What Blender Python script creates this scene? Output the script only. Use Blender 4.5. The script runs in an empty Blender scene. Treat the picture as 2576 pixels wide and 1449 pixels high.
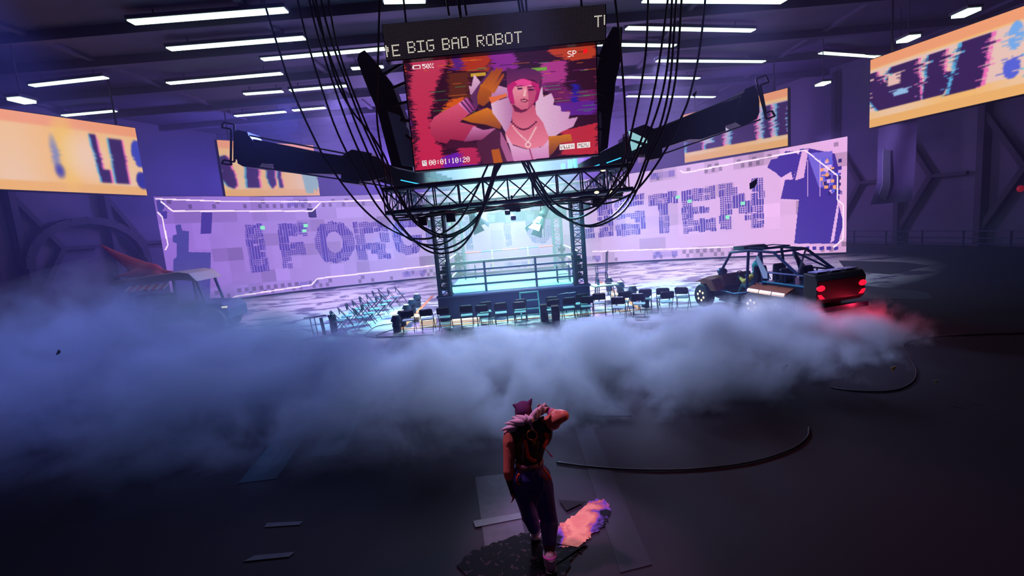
import bpy, bmesh, math, random
import numpy as np
from mathutils import Vector, Matrix

S = bpy.context.scene
COL = S.collection
R_ = math.radians
random.seed(7)

# ------------------------------------------------------------------ camera, world, exposure
IW, IH = 2576, 1449
FPX, PITCH, ROLL, CAMH = 1250.0, R_(8.0), R_(4.8), 3.8
FWD = Vector((0, math.cos(PITCH), -math.sin(PITCH)))
_u0 = Vector((0, math.sin(PITCH), math.cos(PITCH)))
RGT = Vector((1, 0, 0)) * math.cos(ROLL) - _u0 * math.sin(ROLL)
UPV = Vector((1, 0, 0)) * math.sin(ROLL) + _u0 * math.cos(ROLL)
cd = bpy.data.cameras.new('camera')
cam = bpy.data.objects.new('camera', cd)
COL.objects.link(cam)
cd.sensor_width = 36.0
cd.lens = 36.0 * FPX / IW
cd.clip_end = 300
m3 = Matrix((RGT, UPV, -FWD)).transposed()
cam.matrix_world = Matrix.Translation((0, 0, CAMH)) @ m3.to_4x4()
S.camera = cam
S.view_settings.view_transform = 'Standard'
S.view_settings.look = 'None'
S.view_settings.exposure = 0.0
S.view_settings.gamma = 1.0
S.cycles.use_denoising = True
S.cycles.max_bounces = 4
S.cycles.diffuse_bounces = 2
S.cycles.glossy_bounces = 2
S.cycles.transmission_bounces = 2
S.cycles.volume_bounces = 0
S.cycles.transparent_max_bounces = 6
S.cycles.volume_step_rate = 0.4
S.cycles.volume_max_steps = 64
S.cycles.sample_clamp_indirect = 3.0
S.cycles.use_adaptive_sampling = True
S.cycles.adaptive_threshold = 0.05
S.cycles.caustics_reflective = False
S.cycles.caustics_refractive = False
w = bpy.data.worlds.new('world')
S.world = w
w.use_nodes = True
w.node_tree.nodes['Background'].inputs[0].default_value = (0.16, 0.10, 0.28, 1)
w.node_tree.nodes['Background'].inputs[1].default_value = 0.12


def lamp(name, kind, loc, aim, power, color, size=0.3, size_y=None, angle=60, blend=0.6):
    d = bpy.data.lights.new(name, kind)
    d.energy = power
    d.color = color
    if kind == 'AREA':
        d.size = size
        if size_y:
            d.shape = 'RECTANGLE'
            d.size_y = size_y
    else:
        d.shadow_soft_size = size
    if kind == 'SPOT':
        d.spot_size = R_(angle)
        d.spot_blend = blend
    o = bpy.data.objects.new(name, d)
    COL.objects.link(o)
    o.location = loc
    if aim is not None:
        o.rotation_euler = (Vector(aim) - Vector(loc)).to_track_quat('-Z', 'Y').to_euler()
    return o


# spots of the ring rig: down on the mat, and out over the floor towards the chairs
lamp('ring_spot', 'SPOT', (-2.2, 21.5, 8.6), (-1.2, 22, 0.9), 6000, (0.45, 0.93, 1.0), 0.3, angle=75)
lamp('ring_spot', 'SPOT', (2.2, 21.5, 8.6), (1.2, 22, 0.9), 6000, (0.45, 0.93, 1.0), 0.3, angle=75)
lamp('ring_spot', 'SPOT', (0, 25.2, 8.8), (0, 22, 1.0), 6500, (0.75, 0.95, 1.0), 0.3, angle=80)
lamp('rig_flood', 'SPOT', (-3.8, 18.9, 4.1), (-4.8, 13.2, 0), 2000, (0.26, 0.40, 1.0), 0.4, angle=70, blend=1)
lamp('rig_flood', 'SPOT', (0.2, 18.9, 4.1), (0.3, 12.4, 0), 9500, (0.46, 0.58, 1.0), 0.4, angle=66, blend=1)
lamp('rig_flood', 'SPOT', (4.2, 18.9, 4.1), (5.4, 13.2, 0), 5000, (0.46, 0.54, 1.0), 0.4, angle=74, blend=1)
lamp('side_flood', 'SPOT', (-4.4, 22.0, 4.2), (-7.4, 20.8, 0), 2800, (0.12, 0.70, 1.0), 0.4, angle=100, blend=1)
lamp('side_flood', 'SPOT', (4.7, 22.0, 4.2), (8.5, 21.0, 0), 3000, (0.20, 0.82, 1.0), 0.4, angle=110, blend=1)
lamp('front_flood', 'SPOT', (-1.6, 18.7, 4.1), (-1.6, 17.9, 0), 420, (0.2, 0.8, 1.0), 0.3, angle=100, blend=1)
lamp('front_flood', 'SPOT', (2.6, 18.7, 4.1), (2.6, 17.9, 0), 420, (0.2, 0.8, 1.0), 0.3, angle=100, blend=1)
lamp('left_smoke_fill', 'SPOT', (-10.0, 26.0, 10.5), (-11.0, 14.5, 0), 5000, (0.16, 0.24, 1.0), 0.6, angle=70, blend=1)  # unseen blue light added for the smoke at the left
lamp('rear_floor_fill', 'SPOT', (-9.0, 29.5, 12.0), (-9.5, 28.8, 0), 9500, (0.58, 0.48, 1.0), 0.8, angle=96, blend=1)  # unseen overhead pair added to brighten the floor behind the ring
lamp('rear_floor_fill', 'SPOT', (9.0, 28.0, 12.0), (9.5, 27.6, 0), 9500, (0.72, 0.64, 1.0), 0.8, angle=96, blend=1)
lamp('smoke_top_fill', 'SPOT', (1.0, 13.3, 12.0), (0.5, 11.8, 0.8), 13000, (0.48, 0.58, 1.0), 0.5, angle=46, blend=1)  # unseen spots added overhead to light the tops of the smoke
lamp('smoke_top_fill', 'SPOT', (6.8, 14.0, 12.0), (6.4, 13.2, 0.8), 7000, (0.46, 0.54, 1.0), 0.5, angle=44, blend=1)
lamp('smoke_top_fill', 'SPOT', (-5.5, 13.3, 12.0), (-5.6, 12.0, 0.8), 5200, (0.24, 0.36, 1.0), 0.5, angle=48, blend=1)
lamp('smoke_top_fill', 'SPOT', (-13.0, 12.8, 12.0), (-13.0, 13.6, 0.8), 7500, (0.20, 0.28, 1.0), 0.5, angle=72, blend=1)
lamp('banner_fill', 'SPOT', (13.0, 21.0, 6.0), (20.2, 26.2, 5.6), 1300, (0.55, 0.40, 1.0), 0.2, angle=34, blend=1)  # added only to brighten the lilac cloth, no fixture there
# violet fill lights added unseen behind the screen wall to brighten the hall shell
for x, y, c, p in ((-19, 36.5, (0.22, 0.17, 1), 1800), (-8, 39, (0.40, 0.25, 1), 4200), (6, 39, (0.52, 0.30, 1), 4800),
                   (17, 35, (0.34, 0.20, 1), 1000)):
    lamp('wall_fill', 'POINT', (x, y, 8.0), None, p, c, 0.8)

# ------------------------------------------------------------------ projection helpers (real points on real planes)


def ray(px, py):
    return FWD + RGT * ((px - IW / 2) / FPX) + UPV * ((IH / 2 - py) / FPX)


def atz(px, py, z=0.0):
    d = ray(px, py)
    t = (z - CAMH) / d.z
    return Vector((d.x * t, d.y * t, z))


def aty(px, py, Y):
    d = ray(px, py)
    t = Y / d.y
    return Vector((d.x * t, Y, CAMH + d.z * t))


def proj(p):
    v = Vector(p) - Vector((0, 0, CAMH))
    f = v.dot(FWD)
    return IW / 2 + FPX * v.dot(RGT) / f, IH / 2 - FPX * v.dot(UPV) / f


# ------------------------------------------------------------------ materials
def lin(c):
    r = []
    for v in c:
        v = v / 255.0
        r.append(v / 12.92 if v <= 0.04045 else ((v + 0.055) / 1.055) ** 2.4)
    return tuple(r)


MATS = {}


def mat(name, rgb, rough=0.6, metal=0.0, emit=0.0, noise=0.0, scale=8.0, bump=0.0, coat=0.0):
    if name in MATS:
        return MATS[name]
    m = bpy.data.materials.new(name)
    m.use_nodes = True
    nt = m.node_tree
    b = nt.nodes['Principled BSDF']
    c = lin(rgb)
    b.inputs['Base Color'].default_value = (*c, 1)
    b.inputs['Roughness'].default_value = rough
    b.inputs['Metallic'].default_value = metal
    b.inputs['Coat Weight'].default_value = coat
    if emit:
        b.inputs['Emission Color'].default_value = (*c, 1)
        b.inputs['Emission Strength'].default_value = emit
    if noise or bump:
        tc = nt.nodes.new('ShaderNodeTexCoord')
        n = nt.nodes.new('ShaderNodeTexNoise')
        n.inputs['Scale'].default_value = scale
        n.inputs['Detail'].default_value = 5
        nt.links.new(tc.outputs['Object'], n.inputs['Vector'])
        if noise:
            mx = nt.nodes.new('ShaderNodeMix')
            mx.data_type = 'RGBA'
            mx.inputs[6].default_value = (*[v * (1 - noise) for v in c], 1)
            mx.inputs[7].default_value = (*[min(1, v * (1 + noise)) for v in c], 1)
            nt.links.new(n.outputs['Fac'], mx.inputs[0])
            nt.links.new(mx.outputs[2], b.inputs['Base Color'])
        if bump:
            bp = nt.nodes.new('ShaderNodeBump')
            bp.inputs['Strength'].default_value = bump
            nt.links.new(n.outputs['Fac'], bp.inputs['Height'])
            nt.links.new(bp.outputs[0], b.inputs['Normal'])
    MATS[name] = m
    return m


def pixel_mat(name, strength=1.0):
    """A lit display: the picture sits in the panel's own pixels (a colour attribute)."""
    m = bpy.data.materials.new(name)
    m.use_nodes = True
    nt = m.node_tree
    nt.nodes.clear()
    a = nt.nodes.new('ShaderNodeAttribute')
    a.attribute_name = 'pix'
    e = nt.nodes.new('ShaderNodeEmission')
    e.inputs['Strength'].default_value = strength
    o = nt.nodes.new('ShaderNodeOutputMaterial')
    nt.links.new(a.outputs['Color'], e.inputs['Color'])
    nt.links.new(e.outputs[0], o.inputs['Surface'])
    return m


BLACK = mat('black_metal', (26, 26, 34), 0.45, 0.6, noise=0.25)
STEEL = mat('dark_steel', (46, 54, 84), 0.35, 0.75, noise=0.2)
RIG = mat('rig_black_paint', (30, 32, 46), 0.4, 0.35, noise=0.3, scale=3)
PALE = mat('pale_aluminium', (170, 185, 200), 0.4, 0.5)
CABLE = mat('cable_rubber', (22, 24, 34), 0.35, 0.1)
CHAIR = mat('chair_dark_enamel', (26, 32, 50), 0.4, 0.3)
SEAT = mat('chair_seat_grey', (120, 165, 175), 0.5)
ORANGE = mat('orange_tape', (236, 140, 90), 0.6)


# ------------------------------------------------------------------ mesh helpers
class MB:
    def __init__(s):
        s.v = []
        s.f = []

    def add(s, vs, fs):
        n = len(s.v)
        s.v += [Vector(v) for v in vs]
        s.f += [tuple(i + n for i in f) for f in fs]
        return s

    def box(s, c, d, M=None, taper=None):
        vs = []
        for z in (-1, 1):
            k = taper if (taper and z > 0) else 1
            for y in (-1, 1):
                for x in (-1, 1):
                    p = Vector((x * d[0] / 2 * k, y * d[1] / 2 * k, z * d[2] / 2))
                    if M is not None:
                        p = M @ p
                    vs.append(p + Vector(c))
        return s.add(vs, [(0, 2, 3, 1), (4, 5, 7, 6), (0, 1, 5, 4), (2, 6, 7, 3), (0, 4, 6, 2), (1, 3, 7, 5)])

    def bar(s, a, b, w, h, up=(0, 0, 1)):
        a, b = Vector(a), Vector(b)
        d = b - a
        L = d.length
        if L < 1e-6:
            return s
        d.normalize()
        u = Vector(up)
        if abs(d.dot(u)) > 0.99:
            u = Vector((0, 1, 0))
        x = d.cross(u).normalized()
        z = x.cross(d)
        M = Matrix((x, d, z)).transposed()
        return s.box((a + b) / 2, (w, L, h), M)

    def tube(s, pts, r, n=6, cap=True):
        pts = [Vector(p) for p in pts]
        rr = r if isinstance(r, (list, tuple)) else [r] * len(pts)
        vs, fs = [], []
        prev = None
        for i, p in enumerate(pts):
            t = (pts[min(i + 1, len(pts) - 1)] - pts[max(i - 1, 0)])
            if t.length < 1e-9:
                t = Vector((0, 0, 1))
            t.normalize()
            if prev is None:
                u = t.orthogonal().normalized()
            else:
                u = (prev - t * prev.dot(t))
                u = u.normalized() if u.length > 1e-6 else t.orthogonal().normalized()
            prev = u
            w_ = t.cross(u)
            for k in range(n):
                a = 2 * math.pi * k / n
                vs.append(p + (u * math.cos(a) + w_ * math.sin(a)) * rr[i])
        for i in range(len(pts) - 1):
            for k in range(n):
                a, b = i * n + k, i * n + (k + 1) % n
                fs.append((a, b, b + n, a + n))
        if cap:
            fs.append(tuple(reversed(range(n))))
            fs.append(tuple(range((len(pts) - 1) * n, len(pts) * n)))
        return s.add(vs, fs)

    def lathe(s, prof, c=(0, 0, 0), n=16, M=None):
        vs, fs = [], []
        for r, z in prof:
            for k in range(n):
                a = 2 * math.pi * k / n
                p = Vector((r * math.cos(a), r * math.sin(a), z))
                if M is not None:
                    p = M @ p
                vs.append(p + Vector(c))
        for i in range(len(prof) - 1):
            for k in range(n):
                a, b = i * n + k, i * n + (k + 1) % n
                fs.append((a, b, b + n, a + n))
        fs.append(tuple(reversed(range(n))))
        fs.append(tuple(range((len(prof) - 1) * n, len(prof) * n)))
        return s.add(vs, fs)

    def ball(s, c, r, n=12, m=8, M=None):
        r = r if isinstance(r, (list, tuple)) else (r, r, r)
        vs, fs = [], []
        for j in range(m + 1):
            ph = math.pi * (j + 0.001 if j == 0 else (j - 0.001 if j == m else j)) / m
            for k in range(n):
                a = 2 * math.pi * k / n
                p = Vector((r[0] * math.sin(ph) * math.cos(a), r[1] * math.sin(ph) * math.sin(a), r[2] * math.cos(ph)))
                if M is not None:
                    p = M @ p
                vs.append(p + Vector(c))
        for j in range(m):
            for k in range(n):
                a, b = j * n + k, j * n + (k + 1) % n
                fs.append((a, a + n, b + n, b))
        fs.append(tuple(range(n)))
        fs.append(tuple(reversed(range(m * n, (m + 1) * n))))
        return s.add(vs, fs)

    def limb(s, a, b, ra, rb, n=12):
        """a tapered limb with rounded ends"""
        a, b = Vector(a), Vector(b)
        s.tube([a, a.lerp(b, .25), a.lerp(b, .5), a.lerp(b, .75), b],
               [ra, ra * .9 + rb * .1 + abs(ra) * .06, (ra + rb) / 2 * 1.04, ra * .25 + rb * .75, rb], n)
        s.ball(a, ra, n)
        s.ball(b, rb, n)
        return s

    def prism(s, loop, off):
        """a closed outline given real thickness along off"""
        n = len(loop)
        off = Vector(off)
        vs = [Vector(p) for p in loop] + [Vector(p) + off for p in loop]
        fs = [tuple(range(n)), tuple(reversed(range(n, 2 * n)))]
        fs += [(i, i + n, (i + 1) % n + n, (i + 1) % n) for i in range(n)]
        return s.add(vs, fs)

    def build(s, name, m, parent=None, smooth=False, bevel=0.0, world=False):
        off = parent.location if (parent is not None and world) else Vector((0, 0, 0))
        me = bpy.data.meshes.new(name)
        me.from_pydata([tuple(v - off) for v in s.v], [], s.f)
        bm = bmesh.new()
        bm.from_mesh(me)
        bmesh.ops.recalc_face_normals(bm, faces=bm.faces)
        bm.to_mesh(me)
        bm.free()
        me.materials.append(m)
        if smooth:
            for p in me.polygons:
                p.use_smooth = True
        o = bpy.data.objects.new(name, me)
        COL.objects.link(o)
        if parent is not None:
            o.parent = parent
        if bevel:
            b = o.modifiers.new('bevel', 'BEVEL')
            b.width = bevel
            b.segments = 2
            b.limit_method = 'ANGLE'
        return o


def tag(o, label=None, cat=None, group=None, kind=None):
    if label:
        o['label'] = label
    if cat:
        o['category'] = cat
    if group:
        o['group'] = group
    if kind:
        o['kind'] = kind
    return o


def thing(name, loc, label, cat, group=None, rz=0.0):
    o = bpy.data.objects.new(name, None)
    COL.objects.link(o)
    o.location = loc
    o.rotation_euler = (0, 0, rz)
    o.empty_display_size = 0.2
    return tag(o, label, cat, group)


KIDS = {}


def copy_tree(o, parent=None):
    c = o.copy()
    COL.objects.link(c)
    c.parent = parent
    for ch in [k for k in bpy.data.objects if k.parent == o]:
        copy_tree(ch, c)
    return c


def struct(o):
    o['kind'] = 'structure'
    return o


def spline(pts, k=8):
    pts = [Vector(p) for p in pts]
    P = [pts[0] * 2 - pts[1]] + pts + [pts[-1] * 2 - pts[-2]]
    out = []
    for i in range(1, len(P) - 2):
        for j in range(k):
            t = j / k
            a, b, c, d = P[i - 1], P[i], P[i + 1], P[i + 2]
            out.append(0.5 * ((2 * b) + (c - a) * t + (2 * a - 5 * b + 4 * c - d) * t * t + (3 * b - a - 3 * c + d) * t ** 3))
    out.append(pts[-1])
    return out


ORD = ['first', 'second', 'third', 'fourth', 'fifth', 'sixth', 'seventh', 'eighth', 'ninth', 'tenth', 'eleventh', 'twelfth',
       'thirteenth', 'fourteenth', 'fifteenth', 'sixteenth', 'seventeenth', 'eighteenth', 'nineteenth']

# ------------------------------------------------------------------ the hall
CEIL = 12.5


def floor_material():
    """concrete: dull and dark in front, wet sheen and painted-in screen wall reflections in patches behind and beside the ring"""
    m = bpy.data.materials.new('concrete_painted_reflections')
    m.use_nodes = True
    nt = m.node_tree
    L = nt.links.new
    b = nt.nodes['Principled BSDF']

    def mth(op, a, c=None, clamp=False):
        n = nt.nodes.new('ShaderNodeMath')
        n.operation = op
        n.use_clamp = clamp
        for i, v in enumerate((a, c)):
            if v is None:
                continue
            if isinstance(v, (int, float)):
                n.inputs[i].default_value = v
            else:
                L(v, n.inputs[i])
        return n.outputs[0]
    tc = nt.nodes.new('ShaderNodeTexCoord')
    sp = nt.nodes.new('ShaderNodeSeparateXYZ')
    L(tc.outputs['Object'], sp.inputs[0])
    # zone of sheen and painted reflections: a big disc behind and around the ring
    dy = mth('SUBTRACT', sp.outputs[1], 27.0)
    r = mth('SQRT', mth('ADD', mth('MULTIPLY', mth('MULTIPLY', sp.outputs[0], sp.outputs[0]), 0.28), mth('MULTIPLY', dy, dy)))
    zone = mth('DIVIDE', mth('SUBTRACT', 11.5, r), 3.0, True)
    mp = nt.nodes.new('ShaderNodeMapping')
    mp.inputs['Scale'].default_value = (0.6, 1.0, 1)
    mp.inputs['Rotation'].default_value = (0, 0, R_(-10))
    L(tc.outputs['Object'], mp.inputs['Vector'])
    n = nt.nodes.new('ShaderNodeTexNoise')
    n.inputs['Scale'].default_value = 0.9
    n.inputs['Detail'].default_value = 6
    n.inputs['Roughness'].default_value = 0.66
    n.inputs['Distortion'].default_value = 0.6
    L(mp.outputs[0], n.inputs['Vector'])
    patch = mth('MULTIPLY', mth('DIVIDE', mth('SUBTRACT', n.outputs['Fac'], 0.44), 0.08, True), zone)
    n2 = nt.nodes.new('ShaderNodeTexNoise')
    n2.inputs['Scale'].default_value = 0.35
    n2.inputs['Detail'].default_value = 6
    L(tc.outputs['Object'], n2.inputs['Vector'])
    mx = nt.nodes.new('ShaderNodeMix')
    mx.data_type = 'RGBA'
    mx.inputs[6].default_value = (0.016, 0.013, 0.021, 1)
    mx.inputs[7].default_value = (0.038, 0.027, 0.039, 1)
    L(n2.outputs['Fac'], mx.inputs[0])
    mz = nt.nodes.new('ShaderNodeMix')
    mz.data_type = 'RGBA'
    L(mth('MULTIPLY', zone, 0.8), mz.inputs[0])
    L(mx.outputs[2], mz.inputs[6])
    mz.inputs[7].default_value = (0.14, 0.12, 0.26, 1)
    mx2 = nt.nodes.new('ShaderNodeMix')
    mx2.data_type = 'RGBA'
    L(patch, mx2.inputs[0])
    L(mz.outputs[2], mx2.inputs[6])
    mx2.inputs[7].default_value = (0.92, 0.86, 0.90, 1)  # pale reflections of the screen wall put into the base colour
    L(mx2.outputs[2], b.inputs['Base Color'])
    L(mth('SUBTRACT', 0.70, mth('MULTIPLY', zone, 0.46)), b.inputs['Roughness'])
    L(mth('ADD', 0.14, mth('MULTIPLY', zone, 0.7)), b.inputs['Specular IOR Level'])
    return m


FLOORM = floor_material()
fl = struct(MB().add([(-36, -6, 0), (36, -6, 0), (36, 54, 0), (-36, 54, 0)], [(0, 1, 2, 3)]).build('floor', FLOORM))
WALLM = mat('wall_plaster_violet', (88, 80, 112), 0.8, noise=0.25, scale=0.4)
CEILM = mat('ceiling_dark_sheet', (60, 56, 84), 0.7, noise=0.25, scale=0.3)
DARKW = mat('dark_wall_panel', (46, 42, 62), 0.75, noise=0.2, scale=0.5)
OUT = [(-31, -6), (-30, 18), (-24.5, 37), (-20, 50), (20, 50), (24.2, 37), (29.5, 20), (31, -6)]
for i, nm in enumerate(['wall_left', 'wall_left_rear', 'wall_left_corner', 'wall_back', 'wall_right_corner', 'wall_right_rear', 'wall_right']):
    a, b = Vector((*OUT[i], 0)), Vector((*OUT[i + 1], 0))
    d = (b - a).normalized()
    nrm = Vector((-d.y, d.x, 0)) * 0.3
    mb = MB().prism([a, b, b + Vector((0, 0, CEIL)), a + Vector((0, 0, CEIL))], nrm)
    struct(mb.build(nm, WALLM))
struct(MB().box((0, 24, CEIL + 0.1), (72, 60, 0.2)).build('ceiling', CEILM))
# ceiling beams (long dark girders running across)
for i, y in enumerate((14, 20.8, 24, 28.5, 33, 37.5, 42, 46.5)):
    struct(MB().box((0, y, CEIL - 0.2), (60, 0.35, 0.4)).build('trim_%d' % (i + 1), CEILM))
for i, x in enumerate((-26, -18, -9, 9, 18, 26)):
    struct(MB().box((x, 24, CEIL - 0.08), (0.25, 56, 0.16)).build('trim_%d' % (i + 9), CEILM))


def wall_pt(i, t, z, inset=0.0):
    a, b = Vector((*OUT[i], 0)), Vector((*OUT[i + 1], 0))
    d = (b - a).normalized()
    return a.lerp(b, t) + Vector((d.y, -d.x, 0)) * inset + Vector((0, 0, z))


# wall columns with diagonal braces on the side walls, as one brace frame per bay
for side, seg in (('left', 1), ('right', 5)):
    for k in range(4):
        t0, t1 = k / 4 + 0.02, (k + 1) / 4 - 0.02
        mb = MB()
        mb.bar(wall_pt(seg, t0, 0, .25), wall_pt(seg, t0, CEIL - .45, .25), .4, .4)
        mb.bar(wall_pt(seg, t0, 7.4, .25), wall_pt(seg, (t0 + t1) / 2, 4.2, .25), .28, .28)
        mb.bar(wall_pt(seg, (t0 + t1) / 2, 4.2, .25), wall_pt(seg, t0, .9, .25), .28, .28)
        mb.bar(wall_pt(seg, (t0 + t1) / 2, 4.2, .25), wall_pt(seg, t1, 4.2, .25), .22, .22)
        struct(mb.build('trim_%d' % (15 + k + (4 if side == 'right' else 0)), DARKW))
# low rail at the foot of the right wall
rl = MB()
for z in (0.25, 0.55, 0.95):
    rl.bar(wall_pt(5, 0.02, z, 1.1), wall_pt(5, .99, z, 1.1), .05, .05)
for k in range(9):
    rl.bar(wall_pt(5, 0.02 + k * .97 / 8, 0, 1.1), wall_pt(5, 0.02 + k * .97 / 8, .98, 1.1), .07, .07)
tag(rl.build('crowd_railing', STEEL), 'low grey metal railing running along the foot of the dark right wall', 'railing')
# dark arches on the left wall
for k, (t, lb) in enumerate(((0.10, 'wide dark arched recess frame below the largest orange screen, nearer one'),
                             (0.52, 'dark arched recess frame beside the left end of the violet screen wall'))):
    pts = []
    for j in range(13):
        a = math.pi * j / 12
        pts.append(wall_pt(1, t + 0.17 - 0.17 * math.cos(a), 3.2 + 2.6 * math.sin(a), .55))
    pts = [wall_pt(1, t, 0, .55)] + pts + [wall_pt(1, t + .34, 0, .55)]
    mb = MB()
    for j in range(len(pts) - 1):
        mb.bar(pts[j], pts[j + 1], .45, .45)
    struct(mb.build('trim_%d' % (23 + k), DARKW))

# ------------------------------------------------------------------ ceiling tube lights
TUBE = mat('lit_tube', (214, 255, 226), 0.5, emit=2.6)
LZ = CEIL - 0.42
rows = [
    ((330, 58), (720, 27), .62, 'foremost long ceiling light left of the hanging screen'),
    ((425, 125), (766, 97), .55, 'long ceiling light just behind the foremost left one'),
    ((660, 151), (968, 124), .5, 'long ceiling light whose right end meets the hanging screen ticker'),
    ((423, 211), (709, 186), .5, 'long ceiling light above the small left orange screen, third row back'),
    ((615, 238), (711, 231), .5, 'short ceiling light left of its gap, above the left black arm'),
    ((730, 229), (872, 217), .5, 'ceiling light behind the left cable bundle, right of its gap'),
    ((592, 293), (718, 282), .5, 'hindmost ceiling light directly above the left arm bracket'),
    ((737, 279), (818, 272), .5, 'short hindmost ceiling light crossed by the leftmost cable'),
    ((885, 174), (964, 169), .5, 'short ceiling light behind the left dark fin of the hanging screen'),
    ((965, 3), (1070, 1), .75, 'ceiling light at the top edge above the ticker'),
    ((80, 217), (267, 196), .5, 'ceiling light at the far left above the largest orange screen'),
    ((160, 292), (290, 280), .5, 'ceiling light partly hidden by the left orange screen top edge'),
    ((1620, 2), (1972, 5), .62, 'foremost ceiling light right of the hanging screen, cut by the top edge'),
    ((1577, 72), (1895, 78), .52, 'second ceiling light from the front, right of the hanging screen'),
    ((1506, 113), (1698, 116), .5, 'third ceiling light from the front, right, ending beside the cables'),
    ((1653, 154), (1922, 156), .48, 'fourth ceiling light from the front, right of the hanging screen'),
    ((1548, 195), (1758, 198), .48, 'fifth ceiling light from the front, right, behind the cables'),
    ((1578, 243), (1797, 245), .48, 'hindmost ceiling light at right, above the black arm'),
    ((2065, 134), (2222, 145), .5, 'ceiling light beside the top corner of the right orange screen'),
]
for a, b, wd, lb in rows:
    A, B = atz(*a, LZ), atz(*b, LZ)
    c = (A + B) / 2
    t = thing('ceiling_light', c + Vector((0, 0, .02)), lb, 'ceiling light', 'tube lights under the hall ceiling')
    d = (B - A).normalized()
    MB().bar(A - c - d * .05 + Vector((0, 0, .1)), B - c + d * .05 + Vector((0, 0, .1)), wd * .8, .14).build('housing', CEILM, t)
    MB().bar(A - c, B - c, wd * .68, .05).build('diffuser', TUBE, t)
    for q in (.15, .85):
        p = (A - c).lerp(B - c, q)
        MB().tube([p + Vector((0, 0, .1)), p + Vector((0, 0, .42))], .03).build('hanger', CEILM, t)
for (p, z, lb) in (((2430, 33), 10, 'small wall lamp over the right orange screen, nearest one'), ((2285, 98), 10, 'small lamp above the corner of the right orange screen'),
                   ((2070, 211), 10, 'small lamp hanging right of the black arm bracket'), ((55, 253), 10, 'small lamp over the left orange screen')):
    c = atz(*p, z)
    t = thing('pendant_lamp', c, lb, 'lamp', 'small hanging lamps')
    MB().box((0, 0, 0), (.5, .7, .1)).build('diffuser', TUBE, t)
    MB().box((0, 0, .11), (.6, .8, .1)).build('housing', CEILM, t)
    MB().tube([(0, 0, .15), (0, 0, CEIL - z)], .025).build('hanger', CEILM, t)

# ------------------------------------------------------------------ pictures on the displays (rasters kept as colours of the panel's pixels)
FONT = {
    'A': '01110100011000111111100011000110001', 'B': '11110100011000111110100011000111110', 'C': '01111100001000010000100001000001111',
    'D': '11110100011000110001100011000111110', 'E': '11111100001000011110100001000011111', 'F': '11111100001000011110100001000010000',
    'G': '01111100001000010111100011000101110', 'I': '11111001000010000100001000010011111', 'L': '10000100001000010000100001000011111',
    'M': '10001110111010110101100011000110001', 'N': '10001110011010110011100011000110001', 'O': '01110100011000110001100011000101110',
    'P': '11110100011000111110100001000010000', 'R': '11110100011000111110101001001010001', 'S': '01111100001000001110000010000111110',
    'T': '11111001000010000100001000010000100', 'U': '10001100011000110001100011000101110', 'Y': '10001100010101000100001000010000100',
    '0': '01110100011001110101110011000101110', '1': '00100011000010000100001000010001110', '2': '01110100010000100110010001000011111',
    '5': '11111100001111000001000011000101110', '8': '01110100011000101110100011000101110', ':': '00000001000010000000001000010000000',
    '%': '11001110010001000100010001001110011', 'H': '10001100011000111111100011000110001', ' ': '0' * 35}


class Canvas:
    def __init__(s, w_, h_, c=(0, 0, 0)):
        s.w, s.h = w_, h_
        s.a = np.zeros((h_, w_, 3), np.float32) + np.array(c, np.float32)
        s.X, s.Y = np.meshgrid((np.arange(w_) + .5) / w_, (np.arange(h_) + .5) / h_)

    def poly_mask(s, P):
        X, Y = s.X, s.Y
        m = np.zeros(X.shape, bool)
        n = len(P)
        for i in range(n):
            x0, y0 = P[i]
            x1, y1 = P[(i + 1) % n]
            if y0 == y1:
                continue
            m ^= ((Y < y0) != (Y < y1)) & (X < (x1 - x0) * (Y - y0) / (y1 - y0) + x0)
        return m

    def poly(s, P, c, c2=None, g=(0, 1)):
        m = s.poly_mask(P)
        if c2 is None:
            s.a[m] = c
        else:
            t = (s.X * g[0] + s.Y * g[1])[m]
            t = (t - t.min()) / max(1e-6, t.max() - t.min())
            s.a[m] = np.array(c) * (1 - t[:, None]) + np.array(c2) * t[:, None]

    def rect(s, x0, y0, x1, y1, c):
        s.a[(s.X >= x0) & (s.X < x1) & (s.Y >= y0) & (s.Y < y1)] = c

    def ell(s, x, y, rx, ry, c, soft=0.0, alpha=1.0):
        d = ((s.X - x) / rx) ** 2 + ((s.Y - y) / ry) ** 2
        if soft:
            k = (np.clip(1 - d, 0, 1) ** soft * alpha)[..., None]
            s.a[:] = s.a * (1 - k) + np.array(c) * k
        else:
            s.a[d < 1] = c

    def blur(s, n=1):
        for _ in range(n):
            p = np.pad(s.a, ((1, 1), (1, 1), (0, 0)), 'edge')
            s.a = (p[1:-1, 1:-1] * 2 + p[:-2, 1:-1] + p[2:, 1:-1] + p[1:-1, :-2] + p[1:-1, 2:]) / 6

    def text(s, st, x0, y0, cw, chh, c, sp=1.2):
        for i, chx in enumerate(st):
            g = FONT.get(chx, FONT[' '])
            for r in range(7):
                for q in range(5):
                    if g[r * 5 + q] == '1':
                        xx = x0 + (i * sp + q / 5) * cw
                        s.rect(xx, y0 + r / 7 * chh, xx + cw / 5 * 1.05, y0 + (r + 1.05) / 7 * chh, c)


def srgb2lin(a):
    a = np.clip(a, 0, 255) / 255.0
    return np.where(a <= 0.04045, a / 12.92, ((a + 0.055) / 1.055) ** 2.4)


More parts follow.
